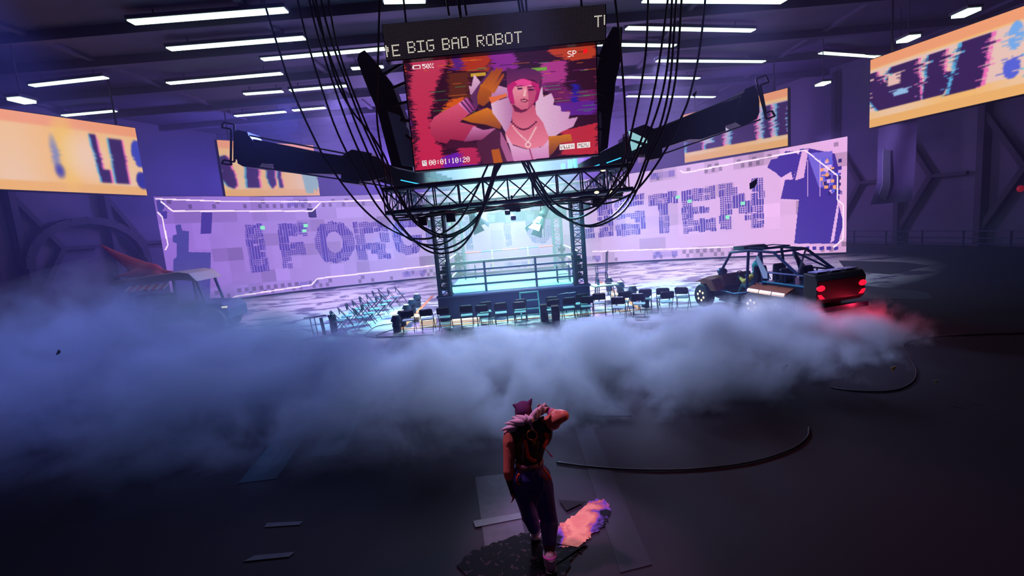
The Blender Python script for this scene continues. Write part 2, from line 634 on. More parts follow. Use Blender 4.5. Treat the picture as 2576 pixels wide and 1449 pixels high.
def display(name, cv, P, m, parent=None):
    """P(u,v) -> world point; u to the right, v downwards. One mesh carrying the picture's pixels."""
    h_, w_ = cv.h, cv.w
    off = parent.location if parent is not None else Vector((0, 0, 0))
    base = [P(u / w_, 0.0) - off for u in range(w_ + 1)], [P(u / w_, 1.0) - off for u in range(w_ + 1)]
    T = np.array([tuple(p) for p in base[0]])
    B = np.array([tuple(p) for p in base[1]])
    t = (np.arange(h_ + 1) / h_)[:, None, None]
    V = (T[None] * (1 - t) + B[None] * t).reshape(-1, 3)
    i = np.arange(h_)[:, None] * (w_ + 1) + np.arange(w_)[None]
    Fc = np.stack([i, i + (w_ + 1), i + (w_ + 1) + 1, i + 1], -1).reshape(-1, 4)
    me = bpy.data.meshes.new(name)
    me.vertices.add(len(V))
    me.vertices.foreach_set('co', V.astype(np.float32).ravel())
    me.loops.add(Fc.size)
    me.loops.foreach_set('vertex_index', Fc.astype(np.int32).ravel())
    me.polygons.add(len(Fc))
    me.polygons.foreach_set('loop_start', (np.arange(len(Fc)) * 4).astype(np.int32))
    me.update(calc_edges=True)
    at = me.color_attributes.new('pix', 'FLOAT_COLOR', 'CORNER')
    cc = np.ones((len(Fc), 4), np.float32)
    cc[:, :3] = srgb2lin(cv.a.reshape(-1, 3))
    at.data.foreach_set('color', np.repeat(cc, 4, axis=0).ravel())
    me.materials.append(m)
    o = bpy.data.objects.new(name, me)
    COL.objects.link(o)
    if parent is not None:
        o.parent = parent
    return o


rng = np.random.default_rng(11)

# ---- the long curved wall of light behind the ring
ctrl = [((424, 765), (388, 497)), ((530, 765), (560, 505)), ((810, 727), (850, 505)), ((1100, 702), (1100, 494)),
        ((1480, 668), (1480, 456)), ((1800, 650), (1800, 402)), ((2128, 640), (2130, 345))]
LB = [(-21.3, 31.0), (-18.9, 31.9), (-13.2, 34.0), (-6.5, 35.3), (0.5, 35.6), (7.0, 35.0), (14.0, 32.6), (20.1, 29.5)]
LBs = spline([Vector((x, y, 0)) for x, y in LB], 12)
LT = [6.9, 6.75, 6.35, 6.1, 6.0, 6.05, 6.4, 6.85]
LTs = spline([Vector((z, 0, 0)) for z in LT], 12)
cum = [0]
for i in range(1, len(LBs)):
    cum.append(cum[-1] + (LBs[i] - LBs[i - 1]).length)


def led(u, v, back=0.0):
    d = min(max(u, 0), 1) * cum[-1]
    i = max(1, next((k for k in range(1, len(cum)) if cum[k] >= d - 1e-9), len(cum) - 1))
    t = (d - cum[i - 1]) / (cum[i] - cum[i - 1])
    p = LBs[i - 1].lerp(LBs[i], t)
    z = LTs[i - 1].x * (1 - t) + LTs[i].x * t
    n = (LBs[i] - LBs[i - 1]).normalized()
    p = p + Vector((-n.y, n.x, 0)) * back
    return Vector((p.x, p.y, 0.12 + (z - 0.12) * (1 - v)))


tab = [(k / 400, proj(led(k / 400, 0)), proj(led(k / 400, 1))) for k in range(401)]


def led_uv(px, py):
    last = None
    for u, t, b in tab:
        s_ = (px - t[0]) * (b[1] - t[1]) - (py - t[1]) * (b[0] - t[0])
        if last is not None and (s_ > 0) != (last[0] > 0):
            f = last[0] / (last[0] - s_)
            u = last[1] + (u - last[1]) * f
            return u, (py - t[1]) / (b[1] - t[1])
        last = (s_, u)
    return (0 if px < 1000 else 1), (py - tab[0 if px < 1000 else -1][1][1]) / (tab[0][2][1] - tab[0][1][1])


cv = Canvas(1300, 190)
L0, L1, L2 = np.array((136, 98, 202)), np.array((182, 166, 224)), np.array((218, 164, 224))  # middle tone lightened, so some of the haze is in the picture
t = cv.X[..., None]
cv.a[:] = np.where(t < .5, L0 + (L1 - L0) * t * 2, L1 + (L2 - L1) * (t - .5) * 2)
for _ in range(150):   # mosaic blocks
    bx, by = rng.integers(0, 50) / 50, rng.integers(0, 8) / 8
    k = rng.uniform(-1, .6)
    m = (cv.X >= bx) & (cv.X < bx + rng.integers(1, 3) / 50) & (cv.Y >= by) & (cv.Y < by + 1 / 8)
    cv.a[m] *= 1 + k * .13
DP = np.array((62, 46, 146))


def lpoly(pts, c=DP):
    cv.poly([led_uv(*p) for p in pts], c)


# checker and tick rows along both edges
for row, y0 in ((0, .03), (1, .075), (2, .905), (3, .95)):
    for k in range(200):
        x0 = k / 200
        if rng.random() < (.5 if int(x0 * 9) % 2 else .22) and (k + row) % 2:
            cv.rect(x0, y0, x0 + 1 / 210, y0 + .04, cv.a[int(y0 * 190) + 2, min(1299, int(x0 * 1300) + 2)] * .72)
for a0, a1 in ((.17, .2), (.33, .37), (.5, .54), (.62, .66), (.74, .78)):
    for k in range(int((a1 - a0) * 420)):
        cv.rect(a0 + k / 420, .03, a0 + k / 420 + .0011, .1, DP + 30)
        cv.rect(a0 + k / 420, .91, a0 + k / 420 + .0011, .975, DP + 40)
# letters of the slogan, cut into grids and stripes
letters = [('I', 622, 668, 563, 683), ('F', 704, 778, 560, 673), ('O', 792, 890, 556, 660), ('R', 894, 980, 556, 652), ('G', 988, 1062, 548, 640),
           ('O', 1072, 1142, 545, 634), ('T', 1150, 1205, 541, 626), ('T', 1250, 1302, 528, 618), ('O', 1322, 1392, 516, 611), ('L', 1446, 1494, 506, 600),
           ('I', 1504, 1542, 500, 596), ('S', 1548, 1622, 490, 590), ('T', 1632, 1706, 484, 586), ('E', 1716, 1800, 472, 582), ('N', 1810, 1922, 452, 572)]
BOLD = {'I': ['111', '111', '111', '111', '111', '111', '111'],
        'F': ['111111', '111111', '110000', '111110', '111110', '110000', '110000'],
        'O': ['0011100', '0111110', '1110111', '1100011', '1110111', '0111110', '0011100'],
        'R': ['1111110', '1111111', '1100011', '1100011', '1111110', '1101110', '1100111'],
        'G': ['0111111', '1111111', '1110000', '1100111', '1100011', '1111111', '0111110'],
        'T': ['111111', '111111', '001100', '001100', '001100', '001100', '001100'],
        'L': ['1100', '1100', '1100', '1100', '1100', '1111', '1111'],
        'S': ['011111', '111111', '110000', '111111', '000011', '111111', '111110'],
        'E': ['111111', '111111', '110000', '111110', '110000', '111111', '111111'],
        'N': ['1100011', '1110011', '1111011', '1111111', '1101111', '1100111', '1100011']}
ink = np.zeros(cv.X.shape, bool)
for ch_, x0, x1, y0, y1 in letters:
    um = (x0 + x1) / 2
    (u0, _), (u1, _) = led_uv(x0, (y0 + y1) / 2), led_uv(x1, (y0 + y1) / 2)
    _, v0 = led_uv(um, y0)
    _, v1 = led_uv(um, y1)
    g = BOLD[ch_]
    if ch_ in 'OG':
        ex, ey = (cv.X - (u0 + u1) / 2) / ((u1 - u0) / 2), (cv.Y - (v0 + v1) / 2) / ((v1 - v0) / 2)
        q8 = np.floor(cv.X * 240) / 240
        wob = .1 * np.sin(q8 * 1900)
        ro, ri = np.abs(ex) ** 2.4 + np.abs(ey) ** 2.4, (ex / .42) ** 2 + (ey / .52) ** 2
        ring = (ro < 1 + wob) & (ri > 1)
        if ch_ == 'G':
            ring &= ~((ex > .1) & (ey < -.05) & (ey > -.5))
            ring |= (ex > .1) & (ex < .95) & (ey > -.05) & (ey < .25)
        ink |= ring
        continue
    for r in range(7):
        for q in range(len(g[0])):
            if g[r][q] == '1':
                jx = rng.uniform(-.001, .001)
                ink |= (cv.X >= u0 + (u1 - u0) * q / len(g[0]) + jx) & (cv.X < u0 + (u1 - u0) * (q + 1) / len(g[0]) + jx) & \
                       (cv.Y >= v0 + (v1 - v0) * r / 7 + rng.uniform(-.01, .01)) & (cv.Y < v0 + (v1 - v0) * (r + 1) / 7 + rng.uniform(-.01, .01))
ix = np.arange(1300)[None, :] + np.zeros((190, 1), int)
iy = np.arange(190)[:, None] + np.zeros((1, 1300), int)
blk = rng.random((17, 110))[iy // 12, ix // 12]
grid = ((ix % 4 == 0) | (iy % 4 == 0)) & (blk < .45)
strp = (ix % 5 == 0) & (blk >= .45)
cv.a[ink & ~grid & ~strp] = DP + np.array((12, 10, 16))
cv.a[ink & (grid | strp)] *= .96
for px_, py_ in ((660, 567), (768, 562), (765, 575), (1130, 560), (1705, 490), (1735, 500), (1868, 505), (1830, 540)):
    u, v = led_uv(px_, py_)
    cv.rect(u - .003, v, u + .003, v + .035, (130, 220, 190))
# dark torn figures at both ends
lpoly([(440, 565), (455, 563), (458, 578), (475, 580), (474, 632), (530, 633), (528, 765), (440, 765), (441, 735), (434, 730), (436, 650), (444, 645), (444, 610), (434, 606), (434, 590), (444, 588)], (66, 60, 148))
lpoly([(507, 533), (534, 533), (531, 586), (504, 587)])
lpoly([(404, 530), (420, 530), (420, 548), (408, 548)])
lpoly([(392, 504), (412, 504), (414, 520), (400, 540), (398, 530)], (60, 50, 140))
lpoly([(772, 523), (793, 523), (797, 546), (777, 546)], (34, 26, 80))
D2 = np.array((62, 40, 150))
lpoly([(1930, 420), (1940, 400), (1955, 398), (1960, 390), (1972, 388), (1975, 380), (2000, 380), (2010, 390), (1995, 450), (1990, 430), (1965, 445), (1950, 432)], D2)
lpoly([(1996, 450), (2012, 375), (2035, 372), (2100, 385), (2112, 430), (2112, 520), (2122, 560), (2108, 612), (1998, 612), (2010, 500), (1964, 498), (1975, 450)], D2)
lpoly([(2000, 452), (2018, 376), (2034, 374), (2022, 445)], (214, 160, 224))
lpoly([(2030, 385), (2094, 378), (2096, 455), (2086, 470), (2060, 468), (2046, 430)], (110, 92, 210))
for k in range(60):
    u0, v0 = led_uv(2062, 395)
    u, v = u0 + rng.uniform(0, .022), v0 + rng.uniform(0, .33)
    cv.rect(u, v, u + .004, v + .03, [(230, 150, 110), (90, 90, 220), (60, 40, 150), (210, 160, 225), (40, 30, 110)][k % 5])
for x_ in (2031, 2062):
    lpoly([(x_, 400), (x_ + 2, 400), (x_ + 2, 492), (x_, 492)], (220, 170, 235))
lpoly([(2108, 500), (2112, 502), (2108, 540), (2098, 605), (2089, 610), (2100, 545)], (214, 165, 230))
for k in range(7):
    lpoly([(1990 + k * 18, 620), (2000 + k * 18, 619), (2000 + k * 18, 628), (1990 + k * 18, 629)], D2)
# bright border line
WH = (240, 216, 250)


def lline(pts, wpx=2.2, c=WH):
    for (xa, ya), (xb, yb) in zip(pts, pts[1:]):
        n = max(2, int(abs(xb - xa) / 30))
        for q in range(n):
            x0_, y0_ = xa + (xb - xa) * q / n, ya + (yb - ya) * q / n
            x1_, y1_ = xa + (xb - xa) * (q + 1) / n, ya + (yb - ya) * (q + 1) / n
            d = math.hypot(x1_ - x0_, y1_ - y0_) or 1
            nx, ny = -(y1_ - y0_) / d * wpx, (x1_ - x0_) / d * wpx
            lpoly([(x0_ + nx, y0_ + ny), (x1_ + nx, y1_ + ny), (x1_ - nx, y1_ - ny), (x0_ - nx, y0_ - ny)], c)


lline([(390, 500), (560, 506), (800, 507), (960, 503)], 1.6)
lline([(404, 506), (434, 530), (785, 530), (806, 510)], 1.8)
lline([(396, 532), (408, 545), (422, 615), (415, 627)], 1.8)
lline([(578, 755), (592, 745), (784, 716), (798, 700), (1100, 666)], 1.8)
lline([(1710, 428), (1720, 434), (2025, 377), (2107, 440), (2107, 500), (2121, 512), (2121, 600), (2096, 622)], 1.8)
lline([(1490, 632), (1912, 618), (1925, 626)], 1.6)
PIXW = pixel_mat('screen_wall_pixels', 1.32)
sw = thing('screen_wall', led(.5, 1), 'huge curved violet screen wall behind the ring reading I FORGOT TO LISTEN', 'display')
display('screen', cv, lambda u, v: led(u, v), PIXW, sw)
mb = MB()
N = 60
vs, fs = [], []
for k in range(N + 1):
    u = k / N
    a, b = led(u, -.004, .03), led(u, 1.0, .03)
    b = Vector((b.x, b.y, 0))
    a2, b2 = led(u, -.004, .55), led(u, 1.0, .55)
    b2 = Vector((b2.x, b2.y, 0))
    vs += [a, b, a2, b2]
for k in range(N):
    i = k * 4
    fs += [(i, i + 1, i + 5, i + 4), (i + 2, i + 6, i + 7, i + 3), (i, i + 4, i + 6, i + 2), (i + 1, i + 3, i + 7, i + 5)]
fs += [(0, 2, 3, 1), (N * 4, N * 4 + 1, N * 4 + 3, N * 4 + 2)]
mb.add(vs, fs)
mb.build('cabinet', BLACK, sw, world=True)
for u in (.04, .2, .4, .6, .8, .96):
    mb = MB()
    a, b = led(u, .1, .55), led(u, 1, 2.4)
    mb.bar(a, (b.x, b.y, 0.05), .14, .14)
    c = led(u, 1, .55)
    mb.bar((c.x, c.y, .08), (b.x, b.y, .08), .14, .14)
    mb.build('rear_brace', BLACK, sw, world=True)


# ---- four orange billboards hung around the hall
def letter_blob(c, pts, dx=.018):
    for off, col in ((-dx, (90, 170, 225)), (dx, (240, 110, 190))):
        c.poly([(x + off, y) for x, y in pts], col)
    c.poly(pts, (58, 34, 92))


def orange(wd=150, hh=64):
    c = Canvas(wd, hh)
    a, b = np.array((246, 186, 118)), np.array((240, 200, 176))
    c.a[:] = a + (b - a) * (0.5 + 0.5 * np.sin(c.X * 9))[..., None] * (0.4 + .6 * c.Y[..., None])
    c.a[c.Y < .14] = (244, 160, 120)
    c.a[c.Y > .87] = (240, 178, 112)
    return c


def glitch(c, r0, r1, amp, p=.5):
    for r in range(int(r0 * c.h), int(r1 * c.h)):
        if rng.random() < p:
            c.a[r] = np.roll(c.a[r], int(rng.integers(-amp, amp + 1)), axis=0)


b1 = orange()
for x, col in ((.0, (248, 196, 84)), (.47, (246, 196, 100))):
    b1.ell(x + .02, .45, .1, .6, col, soft=1, alpha=.9)
b1.ell(.42, .5, .03, .3, (120, 130, 200), soft=1, alpha=.9)
b1.ell(.43, .72, .035, .12, (70, 70, 170), soft=1, alpha=1)
b1.ell(.60, .5, .16, .42, (244, 214, 220), soft=1, alpha=.6)
letter_blob(b1, [(.655, .17), (.69, .17), (.70, .66), (.745, .66), (.745, .84), (.68, .84)], .012)
letter_blob(b1, [(.78, .2), (.875, .2), (.875, .84), (.78, .84)], .014)
b1.ell(.985, .38, .05, .2, (60, 70, 190))
b1.ell(.985, .78, .05, .13, (50, 50, 160))
glitch(b1, .45, .62, 2, .7)
b1.blur(2)
b2 = orange()
letter_blob(b2, [(0, .3), (.05, .26), (.09, .34), (.09, .5), (.12, .62), (.12, .8), (.09, .86), (.04, .82), (0, .7)], .015)
letter_blob(b2, [(.24, .2), (.35, .2), (.34, .84), (.22, .84)], .02)
letter_blob(b2, [(.42, .3), (.52, .3), (.51, .78), (.47, .86), (.44, .76)], .012)
letter_blob(b2, [(.54, .3), (.57, .3), (.585, .84), (.55, .84)], .01)
for k in range(40):
    b2.rect(.8 + rng.uniform(0, .18), .3 + rng.uniform(0, .68), .83 + rng.uniform(0, .18), .3 + rng.uniform(0, .68), (150, 180, 190))
glitch(b2, .5, .75, 2, .6)
b2.blur(2)
b3 = orange()
b3.rect(0, .2, 1, .78, (190, 180, 226))
letter_blob(b3, [(.03, .3), (.12, .3), (.12, .62), (.2, .62), (.2, .8), (.03, .8)], .02)
letter_blob(b3, [(.28, .25), (.42, .25), (.42, .8), (.24, .8), (.24, .7), (.33, .68)], .02)
letter_blob(b3, [(.52, .25), (.74, .25), (.73, .8), (.5, .8)], .02)
letter_blob(b3, [(.8, .22), (.86, .22), (.86, .8), (.8, .8)], .012)
letter_blob(b3, [(.91, .22), (1.0, .22), (1.0, .8), (.92, .8)], .015)
glitch(b3, .25, .75, 3, .7)
b3.blur(1)
b4 = orange(190, 80)
b4.rect(0, .16, 1, .78, (236, 196, 190))
letter_blob(b4, [(0, .2), (.04, .2), (.1, .4), (.14, .2), (.3, .2), (.32, .78), (.06, .78), (.0, .6)], .014)
b4.rect(.12, .3, .2, .46, (236, 190, 190))
b4.rect(.16, .54, .25, .62, (150, 190, 240))
letter_blob(b4, [(.36, .2), (.45, .2), (.43, .78), (.34, .78)], .014)
b4.poly([(.34, .52), (.5, .5), (.44, .78), (.33, .78)], (58, 34, 92))
letter_blob(b4, [(.53, .17), (.66, .17), (.62, .8), (.47, .8)], .02)
b4.ell(.75, .66, .035, .13, (90, 100, 220))
b4.ell(.76, .3, .03, .16, (120, 170, 240))
for k, cc in enumerate(((60, 170, 250), (60, 230, 190), (250, 200, 60), (250, 80, 60))):
    b4.rect(.815 + k * .012, .12, .828 + k * .012, .82, cc)
b4.poly([(.87, .15), (.93, .15), (.93, .56), (.99, .56), (.99, .8), (.86, .8)], (50, 26, 70))
glitch(b4, .18, .8, 7, .35)
b4.blur(1)


def billboard(cvx, L, Rr, z0, zl, zr, label, strength, back):
    c = Vector(((L[0] + Rr[0]) / 2, (L[1] + Rr[1]) / 2, z0))
    t = thing('hanging_billboard', c, label, 'display', 'glowing orange billboards hung around the hall')
    d = (Vector((*Rr, 0)) - Vector((*L, 0))).normalized()
    n = Vector((-d.y, d.x, 0))

    def P(u, v):
        p = Vector((*L, 0)).lerp(Vector((*Rr, 0)), u)
        zt = zl + (zr - zl) * u
        return Vector((p.x, p.y, zt + (z0 - zt) * v))
    display('screen', cvx, P, pixel_mat('billboard_pixels', strength), t)
    e = .06
    MB().prism([P(-.004, -.012) + n * .02, P(1.004, -.012) + n * .02, P(1.004, 1.012) + n * .02, P(-.004, 1.012) + n * .02], n * .28).build('cabinet', BLACK, t, world=True)
    for u in (.12, .88):
        a = P(u, 0) + n * .16
        MB().tube([a, Vector((a.x, a.y, CEIL))], .045).build('hanging_rod', BLACK, t, world=True)


billboard(b1, (-19.9, 19.4), (-19.0, 27.2), 6.6, 9.72, 10.09, 'largest glowing orange billboard, with a blurred blue smear and dark blurred letters U S', 1.0, 1)
billboard(b2, (-18.9, 34.6), (-14.7, 40.6), 6.85, 10.6, 10.75, 'small orange billboard behind the black arm that crosses above the slogan word FORGOT', .95, 1)
billboard(b3, (13.9, 38.6), (18.1, 32.1), 6.85, 10.35, 10.35, 'small orange billboard behind the black arm with the lit cyan panel', .95, 1)
billboard(b4, (17.5, 24.16), (18.6, 16.4), 6.6, 9.66, 9.5, 'large orange billboard with torn rainbow-edged letters, above the lilac cloth banner', 1.0, 1)

# ------------------------------------------------------------------ the hanging video screen over the ring
JY = 19.2
q = [aty(1015, 151, JY), aty(1498.6, 109, JY), aty(1505, 386, JY), aty(1045, 429, JY)]
src = [(500, 455), (1958, 330), (1978, 1165), (590, 1295)]
A_ = []
for (x, y), (u, v) in zip(src, [(0, 0), (1, 0), (1, 1), (0, 1)]):
    A_.append([x, y, 1, 0, 0, 0, -u * x, -u * y, u])
    A_.append([0, 0, 0, x, y, 1, -v * x, -v * y, v])
A_ = np.array(A_, float)
Hm = np.linalg.solve(A_[:, :8], A_[:, 8])


def vuv(x, y):
    d = Hm[6] * x + Hm[7] * y + 1
    return ((Hm[0] * x + Hm[1] * y + Hm[2]) / d, (Hm[3] * x + Hm[4] * y + Hm[5]) / d)


vc = Canvas(440, 260, (52, 16, 42))


def vp(pts, c, c2=None, g=(0, 1)):
    vc.poly([vuv(*p) for p in pts], c, c2, g)


vp([(560, 460), (850, 430), (790, 560), (740, 700), (720, 840), (700, 900), (760, 1080), (800, 1130), (830, 1290), (600, 1300), (600, 1000), (550, 700)], (196, 56, 92), (205, 36, 84))
vp([(850, 430), (1160, 400), (1150, 540), (960, 545), (850, 520)], (178, 52, 34))
vp([(840, 560), (1010, 545), (1010, 760), (860, 765)], (96, 40, 34))
vp([(850, 760), (960, 740), (960, 800), (790, 870)], (220, 90, 30))
vp([(870, 440), (940, 430), (960, 530), (870, 540)], (88, 36, 130))
vp([(1150, 400), (1340, 385), (1370, 520), (1180, 560)], (140, 42, 150))
vp([(1600, 370), (1955, 332), (1958, 440), (1780, 465), (1620, 420)], (190, 62, 40))
vp([(1540, 480), (1730, 460), (1745, 560), (1720, 660), (1560, 700)], (176, 56, 140))
vp([(1560, 640), (1700, 630), (1760, 700), (1960, 680), (1968, 760), (1660, 800)], (112, 30, 96))
vp([(1650, 790), (1966, 765), (1968, 872), (1660, 885)], (98, 34, 150))
vp([(1780, 640), (1830, 640), (1830, 780), (1780, 780)], (40, 30, 160))
vp([(1700, 1000), (1975, 930), (1980, 1170), (1700, 1175)], (196, 44, 66))
vp([(800, 1190), (1060, 1120), (1085, 1250), (810, 1275)], (110, 30, 180))
vp([(920, 1120), (1070, 1100), (1090, 1245), (960, 1250)], (190, 40, 90))
for r in range(vc.h):
    vc.a[r] = np.roll(vc.a[r], int(rng.normal(0, 5)), axis=0)
for _ in range(90):
    u, v = rng.uniform(.1, .95), rng.uniform(.03, .6)
    vc.rect(u, v, u + rng.uniform(.02, .1), v + .004, [(20, 8, 24), (230, 120, 40), (60, 160, 90), (160, 40, 170)][rng.integers(0, 4)])
vc.rect(.34, .17, .42, .2, (210, 160, 50))
vc.rect(.66, .17, .74, .2, (120, 170, 60))
FU, FU2 = (236, 190, 224), (190, 120, 176)
vp([(1040, 565), (1110, 650), (1180, 640), (1290, 670), (1310, 740), (1100, 760), (1010, 720), (1000, 650), (1020, 660)], FU, FU2)
vp([(1500, 850), (1510, 760), (1556, 655), (1565, 740), (1625, 710), (1648, 760), (1640, 800), (1695, 810), (1700, 850), (1770, 855), (1755, 905), (1826, 892), (1790, 965), (1700, 1005), (1650, 1040), (1600, 1035), (1530, 930)], FU, (214, 150, 205), (1, 0))
vp([(1600, 1040), (1770, 1020), (1785, 1075), (1740, 1080), (1690, 1090), (1650, 1150), (1605, 1195)], (214, 120, 30), (120, 50, 50))
vp([(700, 950), (735, 890), (820, 840), (920, 790), (990, 740), (1060, 830), (1000, 870), (930, 930), (1060, 960), (1010, 1050), (960, 1085), (860, 1100), (760, 1078), (705, 1020), (710, 985)], (236, 96, 132), (160, 34, 76))
vp([(860, 1060), (1090, 1090), (1080, 1120), (800, 1130)], (70, 20, 50))
vp([(945, 910), (1040, 860), (1140, 820), (1210, 860), (1250, 950), (1240, 985), (1130, 950), (1020, 935)], (226, 124, 30), (150, 66, 30))
vp([(1070, 1010), (1180, 970), (1260, 1010), (1345, 1224), (1110, 1246), (1060, 1110)], (84, 30, 62))
vp([(960, 1080), (1035, 960), (1110, 990), (1210, 975), (1100, 1062)], (220, 130, 190), (150, 60, 110))
vp([(1170, 1140), (1230, 1130), (1260, 1240), (1190, 1243)], (190, 90, 24))
vp([(1240, 1000), (1290, 1090), (1345, 1220), (1290, 1225), (1240, 1100)], (180, 96, 150))
vp([(1320, 790), (1500, 800), (1512, 870), (1560, 930), (1605, 1040), (1600, 1105), (1450, 1135), (1290, 1085), (1275, 1020), (1330, 920)], (205, 84, 116), (244, 132, 160))
vp([(1330, 800), (1490, 790), (1440, 845), (1400, 860), (1350, 850)], (110, 26, 66))
vp([(1160, 740), (1190, 735), (1230, 765), (1300, 740), (1335, 830), (1322, 940), (1280, 1012), (1240, 940), (1180, 860)], FU, FU2, (1, 0))
vp([(1280, 1020), (1335, 1105), (1440, 1135), (1560, 1115), (1606, 1060), (1608, 1197), (1342, 1225)], (246, 200, 232), (220, 140, 200))
vp([(1290, 650), (1330, 620), (1500, 620), (1545, 680), (1525, 760), (1480, 805), (1500, 700), (1440, 640), (1350, 660), (1330, 780), (1300, 745)], (170, 24, 96))
vp([(1310, 740), (1330, 660), (1400, 625), (1490, 640), (1512, 700), (1495, 780), (1450, 828), (1400, 838), (1360, 812), (1322, 770)], (248, 160, 176), (214, 96, 128))
vp([(1440, 650), (1512, 690), (1495, 780), (1450, 828), (1455, 760)], (196, 74, 116))
vp([(1300, 745), (1290, 640), (1420, 596), (1530, 640), (1535, 700), (1505, 690), (1470, 640), (1420, 660), (1390, 635), (1345, 665), (1330, 690), (1350, 790), (1325, 790)], (196, 30, 112))
vp([(1345, 620), (1400, 600), (1480, 620), (1470, 650), (1380, 655)], (240, 70, 150))
vp([(1290, 655), (1285, 515), (1330, 525), (1380, 532), (1430, 515), (1500, 530), (1545, 555), (1550, 590), (1535, 650), (1500, 612), (1420, 598), (1350, 612)], (84, 30, 84), (120, 40, 90))
vp([(1370, 672), (1405, 668), (1405, 680), (1372, 684)], (70, 16, 60))
vp([(1450, 680), (1495, 676), (1495, 690), (1452, 692)], (70, 16, 60))
vp([(1362, 656), (1412, 650), (1412, 658), (1362, 664)], (110, 20, 70))
vp([(1448, 662), (1502, 655), (1502, 664), (1448, 670)], (110, 20, 70))
vp([(1424, 680), (1434, 680), (1430, 735), (1412, 732)], (255, 196, 200))
vp([(1392, 758), (1420, 752), (1458, 766), (1430, 782), (1400, 776)], (130, 26, 60))
vp([(1402, 764), (1445, 766), (1430, 772), (1405, 771)], (250, 200, 210))
for k in range(14):
    a = k / 13
    vc.ell(*vuv(1325 + 185 * a, 930 + 56 * math.sin(math.pi * a)), .006, .008, (96, 22, 56))
for k in range(26):
    a = k / 25
    x, y = (1335 + 115 * a * 2, 960 + 120 * (a * 2) ** .8) if a < .5 else (1450 + 60 * (a - .5) * 2, 1080 - 110 * (a - .5) * 2)
    vc.ell(*vuv(x, y), .005, .007, (250, 190, 200))
vc.ell(*vuv(1450, 1100), .016, .026, (255, 220, 226))
vc.ell(*vuv(1450, 1100), .010, .017, (226, 120, 150))
vp([(1455, 1130), (1465, 1130), (1490, 1210), (1478, 1212)], (170, 70, 120))
# raised hand in its glove
vp([(1010, 740), (1062, 665), (1160, 530), (1190, 528), (1120, 640), (1085, 700), (1070, 820), (1040, 800)], (96, 44, 96))
vp([(1062, 740), (1090, 640), (1120, 650), (1180, 700), (1160, 770), (1110, 812), (1068, 790)], (196, 96, 22), (150, 66, 26))
for fx, fy, tx, ty, wd in ((1105, 665, 1185, 545, 17), (1135, 675, 1220, 525, 17), (1160, 690, 1248, 528, 17), (1180, 705, 1262, 570, 15)):
    dx, dy = ty - fy, fx - tx
    d = math.hypot(dx, dy)
    nx, ny = dx / d * wd, dy / d * wd
    vp([(fx - nx, fy - ny), (tx - nx * .7, ty - ny * .7), (tx, ty - 12), (tx + nx * .7, ty + ny * .7), (fx + nx, fy + ny)], (206, 104, 26), (160, 66, 20), (1, 0))
vp([(1150, 740), (1200, 735), (1290, 712), (1290, 735), (1220, 765), (1170, 790)], (236, 110, 60))
vp([(918, 790), (985, 742), (1065, 822), (1005, 872)], (240, 140, 205), (130, 40, 110), (1, 0))
for k in range(3):
    vp([(935 + k * 25, 778 - k * 17), (945 + k * 25, 772 - k * 17), (1022 + k * 18, 862 - k * 16), (1012 + k * 18, 868 - k * 16)], (90, 30, 90))
vc.blur(1)
vc.a[::3] *= .88
WT = (250, 236, 240)
vc.rect(.045, .055, .085, .09, WT)
vc.rect(.050, .062, .080, .083, (150, 50, 80))
vc.rect(.040, .065, .046, .08, WT)
vc.text('50%', .094, .05, .017, .042, WT)
vc.text('SP', .853, .045, .02, .055, WT)
vc.ell(.945, .06, .012, .021, (255, 20, 30))
vc.rect(.042, .915, .066, .965, WT)
vc.text('TC', .045, .925, .008, .03, (90, 40, 90))
vc.text('00:01:10:28', .078, .915, .017, .05, WT)
vc.rect(.79, .885, .872, .935, WT)
vc.text('GALLERY', .795, .895, .009, .03, (120, 80, 90))
vc.rect(.886, .885, .956, .935, WT)
vc.text('MENU', .894, .893, .012, .032, (120, 80, 90))

jb = thing('hanging_scoreboard', (q[0] + q[2]) / 2, 'hanging video screen of a shouting person in beanie with dotted ticker above', 'display')


def P(u, v):
    return q[0].lerp(q[1], u).lerp(q[3].lerp(q[2], u), v)


display('video_screen', vc, P, pixel_mat('video_pixels', 1.0), jb)
MB().prism([P(0, 0) + Vector((-.05, .02, .05)), P(1, 0) + Vector((.05, .02, .05)), P(1, 1) + Vector((.05, .02, -.05)), P(0, 1) + Vector((-.05, .02, -.05))],
           (0, .5, 0)).build('screen_cabinet', BLACK, jb, world=True)
# dotted ticker board
TY = 18.7
tq = [aty(962, 63, TY), aty(1523, 11.6, TY), aty(1523, 101, TY), aty(974, 153, TY)]
NC, NR, K = 140, 21, 4
dots = np.zeros((NR, NC), bool)


def tick(st, c0, r0):
    c = c0
    for chx in st:
        g = FONT[chx]
        if chx != ' ':
            for r in range(7):
                for k in range(5):
                    if g[r * 5 + k] == '1' and 0 <= c + k < NC:
                        dots[r0 + r, c + k] = True
        c += 6 if chx != ' ' else 4
    return c


dots[12:19, 0] = True
dots[13:16, 1] = True
tick('E', 4, 12)
tick('BIG BAD ROBOT', 14, 11)
tick('TU', 133, 6)
tc = Canvas(NC * K, NR * K, (17, 14, 22))
iy, ix = np.indices((NR * K, NC * K))
cell = (ix % K < 3) & (iy % K < 3)
core = (ix % K < 2) & (iy % K < 2)
lit = dots[iy // K, ix // K]
tc.a[core] = (52, 44, 52)
tc.a[lit & cell] = (236, 226, 214)


def TP(u, v):
    return tq[0].lerp(tq[1], u).lerp(tq[3].lerp(tq[2], u), v)


